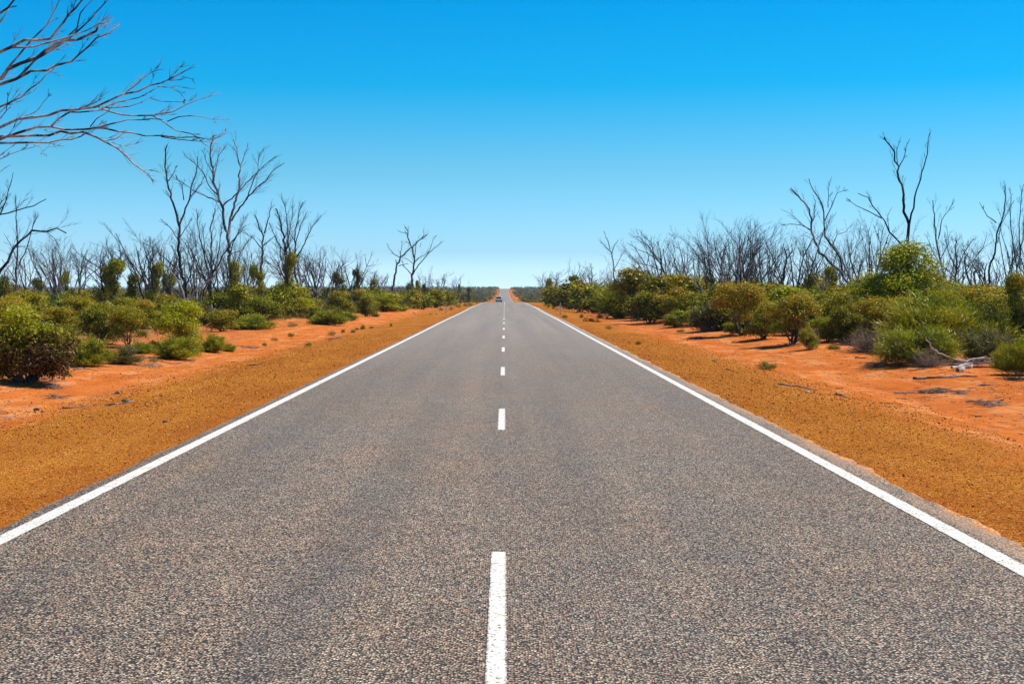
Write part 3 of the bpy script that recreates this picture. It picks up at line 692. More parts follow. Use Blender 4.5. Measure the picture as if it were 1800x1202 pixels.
def traced(limbs, sc, ox, oy, Z, label, wpx, mat='char', twmat=None, twig=1.0, depth=2, spread_z=.25, base=None, name='dead_tree', cat='dead tree', seed=1, density=1.0, tl=.35, group='bare dead trees in the scrub'):
    """limbs: list of (polyline in crop coordinates, start width px or None)."""
    random.seed(seed); tb, tw = Tubes(), Tubes(); done = []      # done: (px,py,depth,rad)
    allp = []
    for li, item in enumerate(limbs):
        pl, w0 = item if isinstance(item, tuple) else (item, None)
        pl = [(ox+u/sc, oy+v/sc) for u, v in pl]
        D0 = Z; r0 = (w0 or wpx)*.5*Z/F
        if li and done:
            q = min(done, key=lambda e: (e[0]-pl[0][0])**2+(e[1]-pl[0][1])**2)
            D0 = q[2]
            if w0 is None: r0 = q[3]*.72
        plen = sum(math.dist(pl[i], pl[i+1]) for i in range(len(pl)-1))*Z/F
        dz = random.uniform(-1, 1)*spread_z*plen
        if li == 0: dz *= .2
        # subdivide
        dense = []
        for i in range(len(pl)-1):
            m = max(1, int(math.dist(pl[i], pl[i+1])*Z/F/.22))
            for j in range(m): dense.append((pl[i][0]+(pl[i+1][0]-pl[i][0])*j/m, pl[i][1]+(pl[i+1][1]-pl[i][1])*j/m))
        dense.append(pl[-1]); n = len(dense); pts = []; rr = []
        for i, (a, b) in enumerate(dense):
            t = i/(n-1); D = D0+dz*t; jit = .35*r0
            p = P(a, b, D)+Vector((random.gauss(0, jit), random.gauss(0, jit), random.gauss(0, jit)))*(0 < i < n-1)
            pts.append(p); r = r0*(1-.68*t); rr.append(max(r, .14*wpx*.5*Z/F)); done.append((a, b, D, rr[-1]))
        tb.add(pts, [q*.9 for q in rr], 6 if li == 0 else 5); allp.append((pts, rr, plen))
    for pts, rr, plen in allp:
        n = len(pts); c = int((4+plen*2.6)*twig*density)
        for i in range(c):
            t = .3+.7*random.random()**.7; j = min(n-1, int(t*(n-1))); d = (pts[j]-pts[j-1]).normalized()
            az = Vector((random.gauss(0, 1), random.gauss(0, 1), random.gauss(0, 1))); az = (az-az.dot(d)*d).normalized()
            grow(tw, pts[j], d+az*random.uniform(.25, .65), random.uniform(.5, 1.1)*tl*min(plen, 3.5)*(1.2-.6*t), max(rr[j]*.22, .055*wpx*.5*Z/F), depth-1, .05, .12, 4, tw, .45, 5)
    p0 = base or allp[0][0][0]; g = gz(p0.x, p0.y)
    loc = Vector((p0.x, p0.y, g))
    if (p0.z-g) > .02:  # carry the first limb down to the soil
        r0 = allp[0][1][0]; q = [Vector((p0.x+.04, p0.y, g-.1)), Vector((p0.x+.02, p0.y, (g+p0.z)/2)), p0]
        tb.add(q, [r0*1.35, r0*1.15, r0], 6)
    r = empty(name, loc); tag(r, label, cat, group)
    ms = []
    for nm, tt, mm in (('trunk', tb, mat), ('twigs', tw, twmat or mat)):
        if tt.n == 0: continue
        tt.V = [v-np.array(loc) for v in tt.V]; me = tt.mesh(nm); me.materials.append(MT[mm]); ms.append(link(nm, me, None, r))
        if nm == 'twigs': ms[-1]['kind'] = 'stuff'
    return r

# overhanging dead tree whose trunk stands left of the frame
TOPL = [([(-760, 2700), (-740, 1900), (-640, 1350), (-420, 1020)], 26), ([(-420, 1020), (-180, 870), (0, 790), (100, 735), (190, 725), (300, 722), (380, 700), (480, 683), (600, 662), (640, 640), (760, 590), (860, 555), (930, 538), (1000, 520), (1060, 490), (1165, 435)], 7.5),
    ([(-420, 1020), (-200, 930), (0, 880), (60, 850), (150, 815), (220, 795), (300, 785), (370, 740), (430, 700), (500, 690), (640, 685)], 8),
    ([(-300, 960), (-120, 860), (0, 850), (120, 850), (200, 840), (300, 835), (380, 820), (440, 828), (520, 825), (600, 855), (650, 880), (720, 910), (780, 955), (830, 1010), (880, 1050), (920, 1090), (955, 1135)], 7),
    ([(-200, 920), (0, 895), (130, 888), (210, 888), (300, 890), (380, 870), (440, 865), (500, 845), (540, 820)], 6),
    ([(300, 785), (400, 805), (520, 805), (590, 795), (640, 780), (720, 765), (790, 745), (870, 745), (940, 738), (1010, 745)], 4.5),
    ([(560, 790), (600, 740), (660, 700), (700, 660), (760, 610)], 2.5),
    ([(590, 795), (660, 798), (740, 820), (820, 825), (900, 843), (1000, 840), (1100, 850), (1220, 850), (1290, 865), (1360, 850), (1420, 820)], 4),
    ([(1000, 850), (1080, 865), (1180, 875), (1230, 880), (1350, 885)], 2.5),
    ([(650, 875), (720, 868), (770, 830), (830, 822)], 2.5), ([(700, 885), (740, 900), (775, 950)], 2.5),
    ([(210, 900), (255, 915), (262, 945), (300, 915), (400, 905)], 2),
    ([(480, 683), (560, 650), (610, 630), (655, 603)], 2.5), ([(760, 590), (860, 520), (885, 490), (930, 460), (960, 440), (1020, 430)], 3),
    ([(1050, 500), (1120, 500), (1160, 485), (1190, 490), (1210, 520)], 2), ([(980, 540), (1060, 545), (1120, 575), (1145, 610), (1150, 650)], 2.2),
    ([(640, 668), (740, 635), (860, 610), (930, 575), (990, 540)], 3), ([(600, 665), (700, 672), (800, 665), (860, 640), (960, 595)], 3),
    ([(930, 610), (1000, 630), (1130, 635), (1150, 650)], 2.2),
    ([(620, 670), (680, 690), (760, 712), (860, 718), (950, 722), (1010, 705), (1080, 695), (1150, 655), (1220, 625), (1290, 605), (1370, 580)], 4),
    ([(950, 722), (990, 740), (1060, 790), (1100, 810), (1190, 830), (1240, 860), (1260, 890), (1310, 920), (1380, 950)], 3),
    ([(1040, 755), (1110, 725), (1190, 720), (1260, 728), (1310, 742), (1390, 745), (1440, 780)], 2.5),
    ([(-740, 1900), (-620, 1000), (-420, 700), (-200, 540), (0, 490), (60, 440), (130, 390), (210, 360), (280, 315), (350, 290), (400, 260), (470, 240), (530, 228), (590, 200), (610, 165)], 14),
    ([(-420, 700), (-200, 430), (0, 325), (60, 295), (150, 255), (230, 240), (300, 230), (350, 190), (400, 145), (430, 95), (470, 50), (520, 0), (560, -80)], 9),
    ([(60, 298), (210, 290), (280, 270), (400, 240), (470, 210), (540, 190), (610, 155), (680, 130)], 4.5),
    ([(0, 490), (60, 410), (100, 360), (160, 300), (200, 250), (290, 150), (320, 100), (345, 50), (370, 0), (390, -60)], 5),
    ([(290, 150), (340, 120), (400, 95)], 2.5),
    ([(-300, 620), (0, 525), (90, 500), (160, 455), (200, 435), (280, 432), (350, 410), (440, 380), (480, 340), (540, 290), (600, 240), (680, 195), (745, 150)], 8),
    ([(100, 495), (160, 440), (220, 370), (300, 320), (400, 260), (430, 215), (480, 175), (500, 85), (540, 40), (575, 0), (600, -60)], 5),
    ([(430, 240), (500, 180), (560, 130), (600, 80), (640, 30), (670, 0), (700, -40)], 4),
    ([(-420, 900), (-150, 730), (0, 665), (60, 635), (130, 605), (180, 560), (240, 515), (285, 475), (315, 430)], 6),
    ([(0, 700), (60, 640), (110, 600), (170, 530)], 2.5), ([(-300, 400), (-120, 190), (0, 90), (50, 50), (100, 0), (140, -60)], 8), ([(-100, 240), (0, 145), (40, 80), (60, 30)], 4),
    ([(150, 720), (210, 700), (240, 680), (270, 630), (300, 600), (300, 550)], 2.5),
    ([(-200, 1080), (0, 990), (60, 960), (130, 935), (220, 912)], 2.5), ([(-200, 1050), (0, 970), (60, 920), (180, 840)], 2),
    ([(0, 740), (40, 690), (50, 600), (85, 520)], 2.5), ([(0, 1070), (30, 1045), (65, 1025)], 1.5)]
traced(TOPL, 3.5356, 0, 0, 21, 'dead tree reaching bare branches into the top left corner', 6, mat='silver', twmat='silver', seed=5, twig=.6, depth=2, spread_z=.18, tl=.20)
# leaning tree at the left edge, behind
traced([([(-60, 760), (-30, 600), (0, 530), (40, 480), (80, 400), (150, 340), (170, 320), (240, 315), (300, 305), (350, 330)], 8),
        ([(-10, 540), (-60, 420), (0, 235), (80, 215), (180, 185), (245, 150)], 5), ([(0, 235), (30, 160), (60, 60), (70, 10)], 3), ([(0, 175), (40, 130)], 2),
        ([(0, 205), (25, 180), (50, 120)], 2), ([(170, 320), (240, 318), (290, 360), (320, 420)], 2.2), ([(80, 405), (130, 400), (140, 440)], 2)],
       3.0067, 0, 300, 48, 'leaning dead tree with an arched limb at the left edge of the frame', 6, seed=8, twig=.7)
traced([([(85, 650), (85, 500), (95, 420), (85, 250), (80, 130)], 4), ([(90, 520), (130, 440), (150, 380), (180, 270), (190, 220)], 3), ([(88, 470), (60, 400), (20, 330)], 2)],
       3.0067, 0, 300, 62, 'thin upright dead tree just right of the leaning one at the left edge', 4, seed=9, twig=.6)
# the tallest left tree
traced([([(425, 860), (428, 720), (415, 600), (405, 520), (390, 430), (375, 380), (365, 330), (345, 270), (335, 190), (325, 90), (340, 50)], 8),
        ([(408, 530), (425, 450), (450, 360), (465, 300), (470, 200), (460, 140), (440, 70)], 6), ([(430, 460), (480, 380), (520, 330), (590, 270), (640, 210), (685, 180)], 4),
        ([(365, 340), (320, 290), (290, 220), (240, 175), (200, 140)], 3), ([(372, 370), (300, 340), (240, 310), (170, 260), (160, 235)], 3), ([(345, 270), (355, 200), (365, 150), (400, 100)], 2.5),
        ([(500, 360), (520, 300), (555, 220), (560, 150), (590, 100)], 3), ([(385, 390), (440, 340), (500, 280), (550, 230), (600, 180), (645, 150)], 3.2), ([(470, 200), (490, 150), (510, 90)], 2),
        ([(345, 250), (310, 180), (290, 120)], 2), ([(418, 640), (440, 560), (480, 480), (510, 420)], 2.5), ([(425, 620), (480, 600), (530, 530)], 2)],
       2.7314, 250, 220, 83, 'tallest dead tree left of the road, pale forked trunk with wide crown', 6, mat='grey', twmat='char', seed=11, twig=1.0)
traced([([(212, 860), (205, 760), (185, 680), (175, 600), (180, 480), (160, 420), (140, 350), (125, 280), (110, 200), (110, 140), (120, 95)], 7),
        ([(180, 480), (200, 420), (225, 360), (235, 300), (260, 230), (265, 150)], 4), ([(125, 270), (150, 230), (170, 190)], 2), ([(200, 360), (190, 290), (160, 240)], 2.2), ([(225, 350), (280, 290), (300, 240)], 2.2),
        ([(205, 760), (170, 690), (110, 640), (50, 590), (0, 560)], 3), ([(208, 790), (240, 680), (260, 600), (250, 520)], 3), ([(178, 560), (140, 500), (90, 450)], 2.2), ([(180, 540), (220, 480), (240, 440)], 2)],
       2.7314, 250, 220, 82, 'dead tree with two thin spires, left of the tallest dead tree', 6, seed=13, twig=1.0, mat='char')
traced([([(330, 880), (325, 760), (335, 640), (330, 500), (350, 400)], 6), ([(330, 760), (300, 640), (270, 500), (260, 400)], 4), ([(335, 720), (380, 640), (430, 560), (500, 480)], 4), ([(325, 780), (270, 700), (240, 620), (230, 520)], 3),
        ([(335, 700), (300, 600), (290, 480)], 3), ([(332, 740), (360, 640), (380, 520), (390, 440)], 3)], 2.7314, 250, 220, 84, 'dense fan of thin dead stems between the spired tree and the tallest tree', 5, seed=14, twig=1.3, mat='grey', twmat='char')
traced([([(225, 900), (180, 760), (120, 680), (30, 620)], 4), ([(215, 880), (250, 800), (330, 740), (400, 650)], 4), ([(220, 880), (230, 800), (290, 700)], 3)], 2.7314, 250, 220, 78, 'low pale dead mallee with splayed stems below the spired tree', 4, seed=15, mat='pale', twmat='grey')
traced([([(560, 830), (570, 700), (580, 600), (580, 530), (560, 480), (540, 430)], 6), ([(580, 580), (640, 530)], 2.5), ([(585, 520), (610, 440), (620, 370)], 3), ([(580, 600), (530, 540), (480, 510)], 2.5)],
       2.7314, 250, 220, 100, 'dead tree with dark leaf tufts up its trunk, left of the dense bare crown', 4, seed=16)
traced([([(700, 800), (698, 740), (690, 640), (680, 540), (660, 440), (640, 400)], 7), ([(700, 740), (720, 680), (735, 620), (735, 520), (750, 430), (770, 370)], 4), ([(735, 640), (780, 570), (810, 500), (860, 430)], 3), ([(690, 640), (700, 520), (690, 420), (670, 340)], 3),
        ([(690, 620), (650, 560), (610, 470)], 2.5), ([(735, 580), (760, 480), (790, 420)], 2.5), ([(720, 660), (700, 560), (720, 430), (725, 360)], 2.5)], 2.7314, 250, 220, 103, 'dead tree with a dense fan shaped bare crown above the large yellow green shrub', 5, seed=17, twig=1.5)
traced([([(675, 760), (680, 710), (700, 620), (720, 520), (750, 430), (820, 370), (880, 320), (940, 260), (1000, 220)], 4.4), ([(722, 500), (705, 450)], 2.4), ([(735, 510), (780, 495), (825, 492)], 1.8), ([(745, 430), (690, 400), (650, 350), (630, 310)], 2), ([(750, 430), (760, 350), (770, 280)], 1.8)],
       5.225, 560, 370, 150, 'leaning dead tree, left of the pair standing alone by the road', 3, seed=18, twig=.8)
traced([([(860, 740), (860, 660), (862, 600), (870, 540), (880, 440), (865, 350), (840, 300), (820, 250), (820, 190), (790, 150)], 4.6), ([(865, 600), (830, 560), (790, 520), (770, 480), (745, 440)], 2.2), ([(868, 590), (900, 530), (950, 470), (1000, 400), (1060, 350), (1130, 290)], 2.5),
        ([(1000, 400), (1030, 340), (1050, 270), (1080, 230)], 1.5), ([(880, 440), (890, 380), (890, 310), (930, 270), (970, 230), (960, 180)], 2), ([(890, 470), (930, 430), (990, 400)], 1.5), ([(870, 490), (820, 450), (760, 430)], 1.5), ([(815, 210), (760, 200), (720, 180)], 1.3), ([(930, 340), (945, 290)], 1.2), ([(840, 300), (800, 290), (780, 310)], 1.2)],
       5.225, 560, 370, 152, 'spreading dead tree, right of the pair standing alone by the road', 3, seed=19, twig=1.0)
traced([([(400, 720), (400, 610), (440, 520), (480, 430), (490, 390)], 2), ([(440, 510), (425, 400)], 1.4), ([(445, 515), (530, 500)], 1.4)], 5.225, 560, 370, 160, 'small Y shaped dead tree left of the lone pair', 2.2, seed=20, twig=.6)
# right side
traced([([(388, 640), (388, 560), (390, 480), (395, 440), (370, 380), (370, 330), (355, 240), (345, 180), (325, 120), (285, 55)], 7.5), ([(345, 200), (370, 150), (385, 90), (400, 60)], 2.5), ([(345, 170), (340, 110), (360, 50)], 2), ([(395, 450), (405, 390), (430, 290), (455, 210), (475, 130), (480, 60), (490, 30)], 4),
        ([(388, 560), (355, 515), (310, 470), (275, 400), (240, 360), (215, 320), (170, 300)], 4), ([(275, 410), (220, 380), (160, 355), (120, 320)], 2.5), ([(370, 350), (380, 320)], 1.5), ([(310, 470), (300, 400), (320, 360)], 1.6)],
       2.5046, 1440, 220, 62, 'tallest dead tree right of the road, two bare spires above the glossy green shrub', 6, seed=21, twig=.75, tl=.22)
traced([([(1195, 860), (1185, 810), (1160, 700), (1135, 640), (1070, 580), (1000, 510), (960, 440), (940, 370), (945, 300), (930, 240), (880, 180), (830, 140), (815, 110)], 7), ([(1135, 640), (1120, 540), (1080, 470), (1030, 410), (1020, 340), (1020, 260), (1000, 190), (950, 130), (925, 50)], 5),
        ([(1025, 310), (1060, 240), (1100, 140), (1170, 115)], 2.5), ([(1045, 230), (1050, 100), (1070, 30)], 2), ([(940, 370), (880, 340), (820, 330), (750, 340)], 2.2), ([(930, 370), (860, 310), (800, 260), (750, 240)], 2), ([(955, 310), (965, 200), (950, 150)], 2), ([(1075, 460), (1100, 400), (1150, 380), (1200, 330)], 2.2)],
       3.5356, 1160, 300, 66, 'dead tree with curving twin stems left of the tallest right hand tree', 5, seed=22, twig=.9, mat='grey', twmat='char', tl=.28)
traced([([(1015, 830), (1015, 700), (1020, 640)], 3), ([(1010, 760), (960, 680), (930, 620), (880, 520), (840, 440)], 3), ([(1012, 780), (1050, 700), (1060, 640)], 2)], 3.5356, 1160, 300, 70, 'thin bleached dead stems between the thicket and the curving twin stemmed tree', 3, seed=23, mat='pale', twmat='grey')
traced([([(735, 780), (750, 700), (770, 640), (785, 560), (772, 480)], 7), ([(785, 550), (820, 500), (820, 455)], 4), ([(790, 540), (850, 480)], 2)], 3.5356, 1160, 300, 88, 'short thick broken dead trunk at the right end of the thicket', 6, seed=24, twig=.4)
traced([([(560, 720), (550, 660), (530, 580), (515, 520), (510, 440), (500, 330)], 5), ([(525, 500), (540, 420), (590, 340)], 2.5), ([(540, 620), (500, 560), (470, 480)], 2), ([(530, 600), (570, 520), (560, 440)], 2)], 2.5046, 1440, 220, 72, 'narrow dead tree right of the tallest right hand tree', 4, seed=25, mat='grey', twmat='char')
traced([([(605, 760), (605, 650), (605, 590), (600, 500)], 5), ([(605, 640), (640, 560), (680, 500)], 2.5), ([(605, 640), (570, 560), (550, 480)], 2.5), ([(606, 700), (660, 620), (720, 540), (740, 480)], 2.5)], 2.5046, 1440, 220, 78, 'dead tree with a thick charred trunk and low crown, third from the right edge', 4, seed=26, twig=1.2)
traced([([(740, 780), (745, 720), (745, 640), (775, 560), (790, 450), (820, 350), (820, 270)], 5), ([(780, 430), (740, 400), (705, 340)], 2.5), ([(785, 520), (800, 440), (860, 330)], 2)], 2.5046, 1440, 220, 58, 'curving dead tree second from the right edge', 4, seed=27, twig=.8, tl=.28)
traced([([(850, 840), (855, 740), (860, 690), (880, 600), (900, 480), (905, 400)], 5), ([(855, 680), (830, 560), (800, 470), (790, 430)], 3), ([(870, 640), (850, 500), (840, 380), (850, 300)], 3), ([(885, 560), (880, 440), (890, 300), (900, 260)], 3)], 2.5046, 1440, 220, 56, 'tall dead stems at the right edge of the frame', 5, seed=28, twig=.8, mat='grey', twmat='char', tl=.28)
traced([([(790, 830), (770, 760), (760, 700), (745, 650)], 4), ([(775, 790), (810, 740), (835, 700), (830, 640)], 4), ([(765, 730), (790, 690), (800, 640)], 2.5)], 2.5046, 1440, 220, 60, 'low bleached forked stems below the curving tree at the right', 4, seed=29, mat='pale', twmat='pale')
traced([([(890, 690), (875, 630), (860, 550), (860, 440), (840, 350), (800, 310), (745, 270)], 3.2), ([(845, 360), (870, 290), (900, 250)], 1.8), ([(830, 330), (810, 250), (775, 180)], 1.8), ([(862, 500), (900, 430), (960, 330)], 1.6)], 4.81, 900, 370, 118, 'slim dead tree with three top branches at the left end of the right thicket', 3, seed=30)
traced([([(1310, 620), (1300, 550), (1270, 470), (1200, 370), (1150, 300), (1080, 230), (1020, 220)], 3.5), ([(1200, 370), (1180, 280), (1100, 200), (1075, 160)], 2.2), ([(1240, 430), (1150, 360), (1060, 330), (990, 280)], 2), ([(1270, 470), (1230, 350), (1240, 260)], 2), ([(1290, 520), (1180, 470), (1040, 440), (980, 390)], 2)],
       4.81, 900, 370, 92, 'dead tree leaning left above the tall dark mallee', 3, seed=31, twig=1.2)
random.seed(77)
FT = [('fan', 1216, 96, 395, 46), ('fan', 1262, 90, 366, 50), ('fan', 1278, 80, 372, 44), ('fan', 1322, 88, 372, 46), ('fan', 1348, 94, 378, 44), ('fan', 1376, 86, 384, 40), ('fan', 1190, 104, 410, 36), ('fan', 1300, 100, 384, 46), ('fan', 1240, 84, 400, 40), ('sparse', 1335, 79, 392, 40),
      ('fan', 1150, 120, 425, 34), ('fan', 1085, 130, 452, 26), ('fan', 1060, 150, 446, 26), ('sparse', 1012, 170, 446, 22), ('single', 1035, 160, 458, 20), ('single', 960, 210, 476, 16), ('single', 982, 190, 470, 16), ('fan', 1480, 84, 380, 40), ('fan', 1520, 78, 370, 42), ('sparse', 1560, 92, 400, 36),
      ('fan', 1625, 80, 375, 40), ('fan', 1665, 90, 412, 36), ('single', 1705, 76, 420, 34), ('fan', 1740, 84, 425, 36), ('fan', 1450, 95, 410, 36), ('fan', 1420, 100, 420, 34), ('sparse', 1775, 62, 340, 40), ('single', 1795, 58, 400, 40), ('fan', 1500, 105, 425, 34),
      ('fan', 100, 110, 405, 34), ('fan', 118, 120, 410, 34), ('single', 196, 108, 408, 30), ('single', 176, 130, 428, 30), ('single', 135, 105, 425, 25), ('fan', 282, 92, 400, 46), ('fan', 356, 95, 385, 42), ('fan', 385, 84, 400, 44), ('sparse', 240, 120, 440, 30), ('fan', 60, 85, 425, 36), ('sparse', 20, 80, 430, 36),
      ('fan', 562, 120, 425, 34), ('fan', 590, 112, 428, 34), ('fan', 612, 125, 440, 28), ('single', 545, 105, 430, 28), ('sparse', 640, 150, 470, 18), ('single', 672, 190, 475, 16), ('fan', 750, 200, 465, 16), ('single', 782, 230, 474, 13), ('single', 803, 260, 480, 10), ('sparse', 770, 210, 480, 12),
      ('fan', 262, 88, 385, 46), ('fan', 402, 92, 378, 42), ('fan', 432, 98, 398, 38), ('fan', 345, 86, 372, 42), ('single', 500, 110, 408, 34), ('fan', 1400, 84, 372, 42), ('fan', 1552, 74, 366, 42), ('fan', 1690, 78, 402, 42), ('fan', 1762, 70, 384, 38), ('fan', 1180, 92, 400, 42), ('fan', 1295, 78, 378, 46), ('fan', 655, 170, 470, 20),
      ('fan', 520, 130, 420, 30), ('fan', 440, 118, 420, 36), ('sparse', 320, 105, 420, 30)]
FTW = {'fan': 'fan shaped dead tree', 'single': 'slender bare crowned dead tree', 'sparse': 'sparse crooked dead tree'}
DT = []
for st, px, Z, yt, hw in FT: DT.append((px, Z, st, dead_tree(st, px, Z, yt, hw)))
# half-burnt trees that resprout: leaf columns hugging a trunk, dead twigs above
def resprout_lib():
    out = []
    for s in range(4):
        random.seed(300+s); tb = Tubes(); r = np.random.default_rng(300+s)
        pts = [Vector((0, 0, -.1))]
        for i in range(6): pts.append(pts[-1]+Vector((random.gauss(0, .05), random.gauss(0, .05), .62)))
        tb.add(pts, [.09, .085, .075, .065, .055, .045, .03], 5)
        tw = Tubes()
        for i in range(9): 
            q = pts[random.randint(3, 6)]; a = random.random()*6.28
            grow(tb, q, Vector((math.cos(a)*.5, math.sin(a)*.5, .8)), random.uniform(.8, 1.6), .03, 2, .05, .13, 4, tw, .5, 4)
        L = []
        for i in range(15):
            z = r.uniform(.35, 3.5); a = r.random()*6.28; d = r.uniform(0, .50)
            L.append((d*math.cos(a), d*math.sin(a), z, r.uniform(.15, .40)*(1 if z > .8 else .7)))
        A = np.array(L); n = 4200; k = r.choice(len(L), n); u = unit(n)
        c = A[k, :3]+u*(A[k, 3]*(1-.5*r.random(n)**2))[:, None]
        d = u*.6+r.normal(size=(n, 3))*.5+np.array([0, 0, -.4]); t = (.14+.16*r.random(len(L)))[k]+.1*r.normal(size=n)+.22*(r.random(n) < .2)
        V, Fq, T = leaf_mesh('foliage', c, d, u+unit(n)*.7, .17*(.6+.7*r.random(n)), .062, np.clip(t+.09, 0, .85))
        me = mesh_np('foliage', V, Fq, T); me.materials.append(MT['mallee'])
        ta = tb.mesh('trunk'); ta.materials.append(MT['char']); tw2 = tw.mesh('twigs'); tw2.materials.append(MT['char'])
        out.append((ta, tw2, me))
    return out
RS = resprout_lib()
RSP = [(200, 86, 448, 20, 'largest resprouting tree on the left, dark leaf columns on two stems'), (186, 88, 462, 14, 'lower resprouting stem left of the largest resprouting tree'), (115, 92, 466, 9, 'slim resprouting tree with a dark leaf column above the left shrubs'),
       (68, 90, 482, 13, 'bushy resprouting tree behind the reddish shrub'), (233, 90, 476, 15, 'round topped resprouting tree right of the largest one'), (272, 84, 458, 13, 'resprouting tree left of the spired dead tree'), (8, 70, 474, 14, 'resprouting tree at the left edge of the frame'),
       (455, 84, 456, 13, 'resprouting tree with tufts high up beside the dense bare crown'), (410, 76, 452, 14, 'leaf tufts resprouting round the foot of the tallest left dead tree'), (505, 90, 440, 14, 'resprouting tree under the dense bare crown'), (300, 88, 470, 14, 'dark resprouting tree behind the spired dead tree'),
       (598, 118, 472, 11, 'dark resprouting tree left of the bright topped one'), (627, 125, 468, 9, 'bright topped resprouting tree left of the small Y shaped tree'), (655, 150, 488, 8, 'small resprouting tree between the Y shaped tree and the lone pair'), (722, 150, 492, 7, 'resprouting tree at the foot of the lone spreading dead tree'),
       (736, 152, 488, 5, 'narrow resprouting column right of the lone spreading dead tree'), (746, 170, 497, 4, 'short resprouting column farthest right of the lone pair'), (807, 250, 498, 3.5, 'tiny dark resprouting tree near the crest on the left'), (825, 300, 502, 4, 'lone round resprouting tree nearest the crest on the left'),
       (967, 190, 485, 8, 'slim resprouting tree closest to the road on the right'), (1012, 150, 480, 12, 'broad resprouting tree beyond the right guide post'), (1112, 120, 476, 8, 'resprouting tree behind the tall dark mallee'), (1195, 95, 474, 20, 'resprouting tree at the left foot of the thicket'),
       (1425, 84, 472, 14, 'resprouting tree left of the curving twin stemmed tree'), (1462, 80, 462, 16, 'resprouting tree behind the curving twin stemmed tree'), (1362, 92, 492, 12, 'resprouting tree below the broken thick trunk'), (1690, 84, 500, 16, 'resprouting tree low behind the bright yellow green shrub'),
       (1080, 125, 500, 9, 'resprouting tree left of the tall dark mallee'), (1250, 88, 482, 14, 'resprouting tree within the thicket behind the golden topped mallee')]
for i, (px, Z, yt, hw, lab) in enumerate(RSP):
    x = (px-VX)/F*Z; z = gz(x, Z); h = CH-(yt-VY)/F*Z-z; w = hw*Z/F/.62; a, b, c = RS[i % 4]
    r = empty('resprouting_tree', (x, Z, z), i*1.7, (w, w, h/3.85)); tag(r, lab, 'tree', 'resprouting trees in the scrub')
    link('trunk', a, None, r); link('twigs', b, None, r)['kind'] = 'stuff'; link('foliage', c, None, r)
    OCC.append((x, Z, .6))

# ------------------------------------------------------------------ the belt of shrubs behind the front row
random.seed(55)
BELT = []
def near_edge(side, Z):   # x where shrubs begin
    if side < 0: return -float(np.interp(Z, [30, 50, 72, 82, 100, 125, 150, 250], [14.5, 15.5, 15.0, 12.8, 11.2, 9.9, 8.2, 7.6]))
    return float(np.interp(Z, [30, 60, 75, 110, 137, 250], [12.0, 11.0, 9.8, 9.0, 8.4, 7.5]))
FILL = [(1450, 64, 500), (1362, 72, 503), (1270, 80, 498), (1210, 86, 489), (1165, 92, 487), (1545, 56, 500), (1705, 54, 497), (1760, 52, 500), (1425, 70, 505), (1388, 68, 508), (1325, 78, 499), (1100, 105, 488), (1075, 112, 496), (1020, 135, 499), (1045, 128, 499), (1490, 62, 498), (1515, 66, 490), (1660, 60, 488), (1240, 92, 484), (1300, 86, 490), (1140, 100, 484), (1000, 150, 500), (975, 175, 501),
        (140, 58, 522), (230, 76, 518), (385, 92, 508), (325, 95, 508), (530, 98, 512), (600, 110, 510), (455, 90, 508), (622, 118, 510), (670, 128, 511), (165, 62, 515), (290, 86, 516), (495, 98, 505), (420, 96, 505), (705, 138, 510), (115, 68, 512), (640, 122, 505), (745, 165, 508), (785, 190, 509)]
for px, Z, yt in FILL:
    x = (px-VX)/F*Z; h = CH-(yt-VY)/F*Z-gz(x, Z); w = h*random.uniform(1.15, 1.5); OCC.append((x, Z, w*.35)); BELT.append((1 if x > 0 else -1, Z, x, w, h))
tries = 0
while len(BELT) < 250 and tries < 60000:
    tries += 1
    side = random.choice((-1, 1)); Z = 40*math.exp(random.random()**1.0*math.log(210/40))
    e = abs(near_edge(side, Z)); lim = .37*Z+3
    if lim < e+.5: continue
    t = random.random()**1.5; x = side*(e+(min(lim, e+38)-e)*t)
    px = VX+x/Z*F
    h = random.uniform(.9, 2.1)*(1.0 if Z < 120 else 1.1); 
    if side > 0 and Z < 125: h = random.uniform(1.6, 2.4)
    elif side < 0 and Z < 110: h = random.uniform(.8, 1.7)*random.choice((1, 1, .7))
    w = h*random.uniform(1.15, 1.75)
    if abs(x) < e+2.5: h *= .85
    if any((x-a)**2+(Z-b)**2 < (.42*w+.6*c)**2*1.0 for a, b, c in OCC): continue
    OCC.append((x, Z, w*.4)); BELT.append((side, Z, x, w, h))
COL = {'mallee': 'olive mallee shrub', 'bright': 'bright green shrub', 'dull': 'grey green shrub', 'broom': 'dark needle bush'}
NMS = {'mallee': 'mallee_shrub', 'bright': 'leafy_shrub', 'dull': 'needle_bush', 'broom': 'needle_bush'}
# landmarks by photo x, for telling the belt shrubs and trees apart in words
LM = [(34, 'the big reddish shrub at the left edge'), (115, 'the slim leaf column'), (200, 'the largest resprouting tree'), (306, 'the bright round shrub'), (400, 'the tallest left dead tree'), (495, 'the large yellow green shrub'), (577, 'the dark sand edge bush'), (643, 'the tall bright bush'),
      (712, 'the lone pair of dead trees'), (784, 'the left guide post'), (860, 'the road crest'), (925, 'the road crest'), (985, 'the right guide post'), (1060, 'the dug soil patch'), (1122, 'the tall dark mallee'), (1190, 'the light green sand edge bush'), (1250, 'the dull dark shrub'), (1308, 'the two stemmed mallee'),
      (1380, 'the broken thick trunk'), (1440, 'the curving twin stemmed tree'), (1500, 'the yellow tipped shrub'), (1590, 'the tallest right dead tree'), (1690, 'the fallen branches'), (1780, 'the right frame edge')]
def where(px, Z):
    l = min(LM, key=lambda e: abs(e[0]-px)); d = px-l[0]
    rel = 'behind' if abs(d) < 14 else ('left behind' if d < 0 else 'right behind')
    return rel+' '+l[1]
items = []
